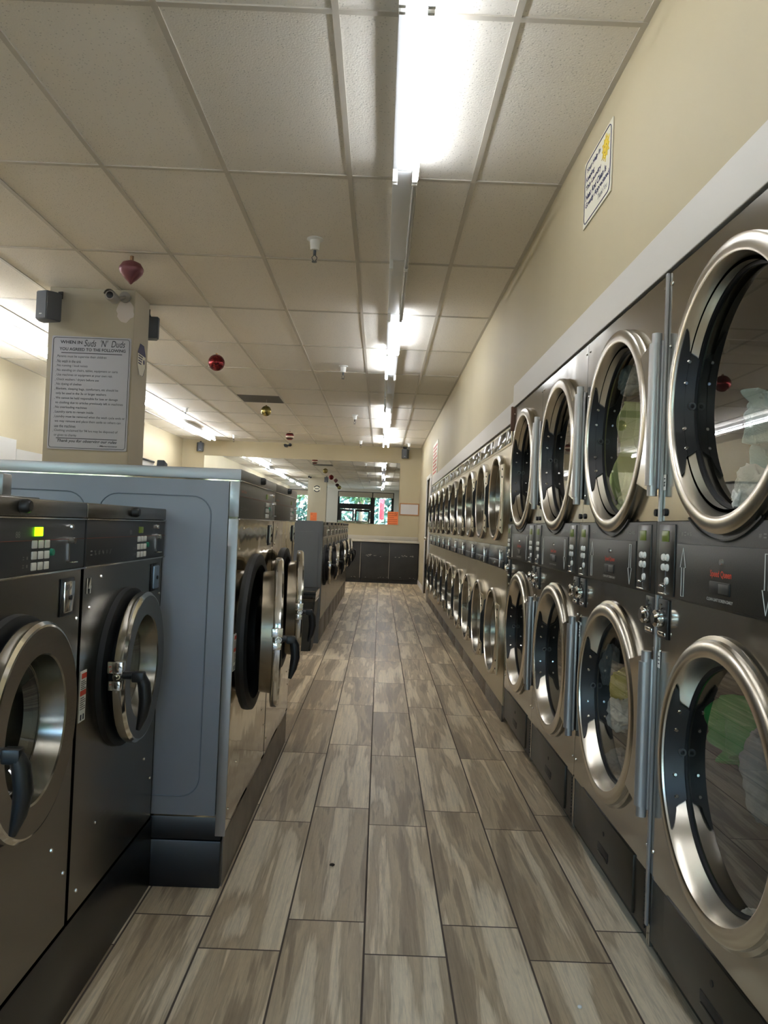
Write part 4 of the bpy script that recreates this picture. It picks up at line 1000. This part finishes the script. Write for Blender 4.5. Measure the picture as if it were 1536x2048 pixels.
place_cloth(lump_mesh(.06, .05, .10, 3.3, .25), 0, .04, .09, .66, GY, 'grey white cloth beside the tumbling green cloth', solid=False)
place_cloth(lump_mesh(.03, .03, .02, 5.5, .5), 0, .05, .06, .335, WC, 'white scrap lying at the bottom of the lower nearest dryer', solid=False)
place_cloth(lump_mesh(.065, .045, .055, 6.1, .35), 1, -.12, .085, .545, WC, 'round white cloth in the lower drum under the green towel', solid=False)
place_cloth(cloth_mesh(.11, .08, 3.9, 3, .02, .2), 1, -.10, .07, .70, YE, 'yellow cloth in the lower drum under the green towel', rot=(0, .6, 0))
place_cloth(lump_mesh(.035, .035, .07, 9.4, .3), 1, -.24, .075, .70, GY, 'grey cloth at the edge of the lower drum, beside the white one', solid=False)
place_cloth(lump_mesh(.04, .04, .045, 2.9, .3), 1, -.12, .08, .38, GY, 'small grey cloth low in the drum under the white one', solid=False)

# ------------------------------------------------------------------ bits on the floor
m = MB(); m.sphere((.545, 1.935, .004), .006, 10, sz=.6); tag(m.build('pebble', WHITE), 'tiny white pebble on the floor by the dryer kick panel', 'debris')
m = lump_mesh(.007, .006, .004, 2.2, .4); o = m.build('leaf_scrap', mat('scrap_brown', (50, 34, 24), .8)); o.location = (-.118, 2.68, .004); tag(o, 'tiny dark scrap on a wood-look floor tile', 'debris')

# ------------------------------------------------------------------ outside the shop front
m = MB(); m.box(-14, 14, -30, FRONT-.1, -.12, -.02); struct('pavement', m, mat('asphalt', (92, 92, 92), .9, cnoise=(3, .15)), smooth=None)
def tree(x, y, h_, R, seed, label):
    r = empty('street_tree', (x, y, -.02)); m = MB(); m.tube([(0, 0, 0), (.05, 0, h_*.3), (0, .05, h_*.6)], [.16, .12, .07], 12); part(r, 'trunk', m, mat('bark', (92, 78, 62), .9))
    m = MB(); rnd = random.Random(seed)
    for k in range(1500):
        d = Vector((rnd.gauss(0, 1), rnd.gauss(0, 1), rnd.gauss(0, 1))).normalized()*R*rnd.uniform(.5, 1); c = Vector((0, 0, h_*.72))+Vector((d.x, d.y, d.z*.8)); s_ = rnd.uniform(.1, .22)
        u = Vector((rnd.gauss(0, 1), rnd.gauss(0, 1), rnd.gauss(0, 1))).normalized(); v = u.orthogonal().normalized(); u2 = u.cross(v)
        m.bm.faces.new([m.bm.verts.new(c+v*s_*p+u2*s_*q) for p, q in ((-1, 0), (-.3, -.6), (1, 0), (-.3, .6))])
    part(r, 'foliage', m, mat('leaf_green', (92, 128, 84), .8), smooth=None); tag(r, label, 'tree', 'trees outside the shop front')
tree(-1.2, -11, 5.2, 1.6, 1, 'green street tree seen in the mirror through the doors'); tree(2.6, -12.5, 5.0, 1.7, 2, 'green street tree seen in the mirror through the side window'); tree(-5.0, -11, 5.5, 1.8, 3, 'green street tree seen in the mirror through the lettered window')
m = MB(); rnd = random.Random(11)
for k in range(9000):
    c = Vector((rnd.uniform(-16, 14), -18.5+rnd.gauss(0, .5), rnd.uniform(-.02, 4.6+.5*math.sin(k)))); s_ = rnd.uniform(.12, .26)
    u = Vector((rnd.gauss(0, 1), rnd.gauss(0, 1), rnd.gauss(0, 1))).normalized(); v = u.orthogonal().normalized(); u2 = u.cross(v)
    m.bm.faces.new([m.bm.verts.new(c+v*s_*p+u2*s_*q) for p, q in ((-1, 0), (-.3, -.6), (1, 0), (-.3, .6))])
tag(m.build('hedge_foliage', mat('hedge_green', (96, 128, 112), .8), smooth=None), 'tall green hedge across the street outside the shop front', 'hedge', kind='stuff')
r = empty('parked_car', (1.1, -7.5, 0)); m = MB()
pr_ = [(-2.1, .35), (-2.1, .8), (-1.9, .95), (-1.1, 1.05), (-.6, 1.5), (.7, 1.52), (1.5, 1.05), (2.0, .95), (2.15, .6), (2.1, .35)]
m.poly(pr_, (-.85, .85)); bmesh.ops.bevel(m.bm, geom=m.bm.edges[:], offset=.05, segments=2, affect='EDGES'); part(r, 'body', m, mat('car_white', (226, 228, 230), .25, 0, coat=.6))
m = MB(); m.poly([(-1.0, 1.07), (-.58, 1.42), (.64, 1.44), (1.28, 1.07)], (-.862, .862)); part(r, 'side_window', m, BLACK, smooth=None)
for wx in (-1.3, 1.35):
    for sy in (-.8, .8):
        m = MB(); m.lathe([(0, -.1), (.33, -.1), (.34, 0), (.33, .1), (0, .1)], wx, .31, 24, cy=sy); part(r, 'wheel', m, RUBBER)
tag(r, 'white parked car outside, seen in the mirror', 'car')
r = empty('red_banner', (-.08, -4.2, 0)); m = MB(); m.cyl((0, 0, -.02), (0, 0, 2.5), .02, n=10); part(r, 'pole', m, WHITE)
m = MB(); m.box(.02, .24, -.006, .006, 1.5, 2.5, .003); part(r, 'flag', m, mat('banner_red', (214, 60, 70), .7)); tag(r, 'red vertical banner on a pole outside the side window', 'banner')
bpy.data.lights.remove(sl)
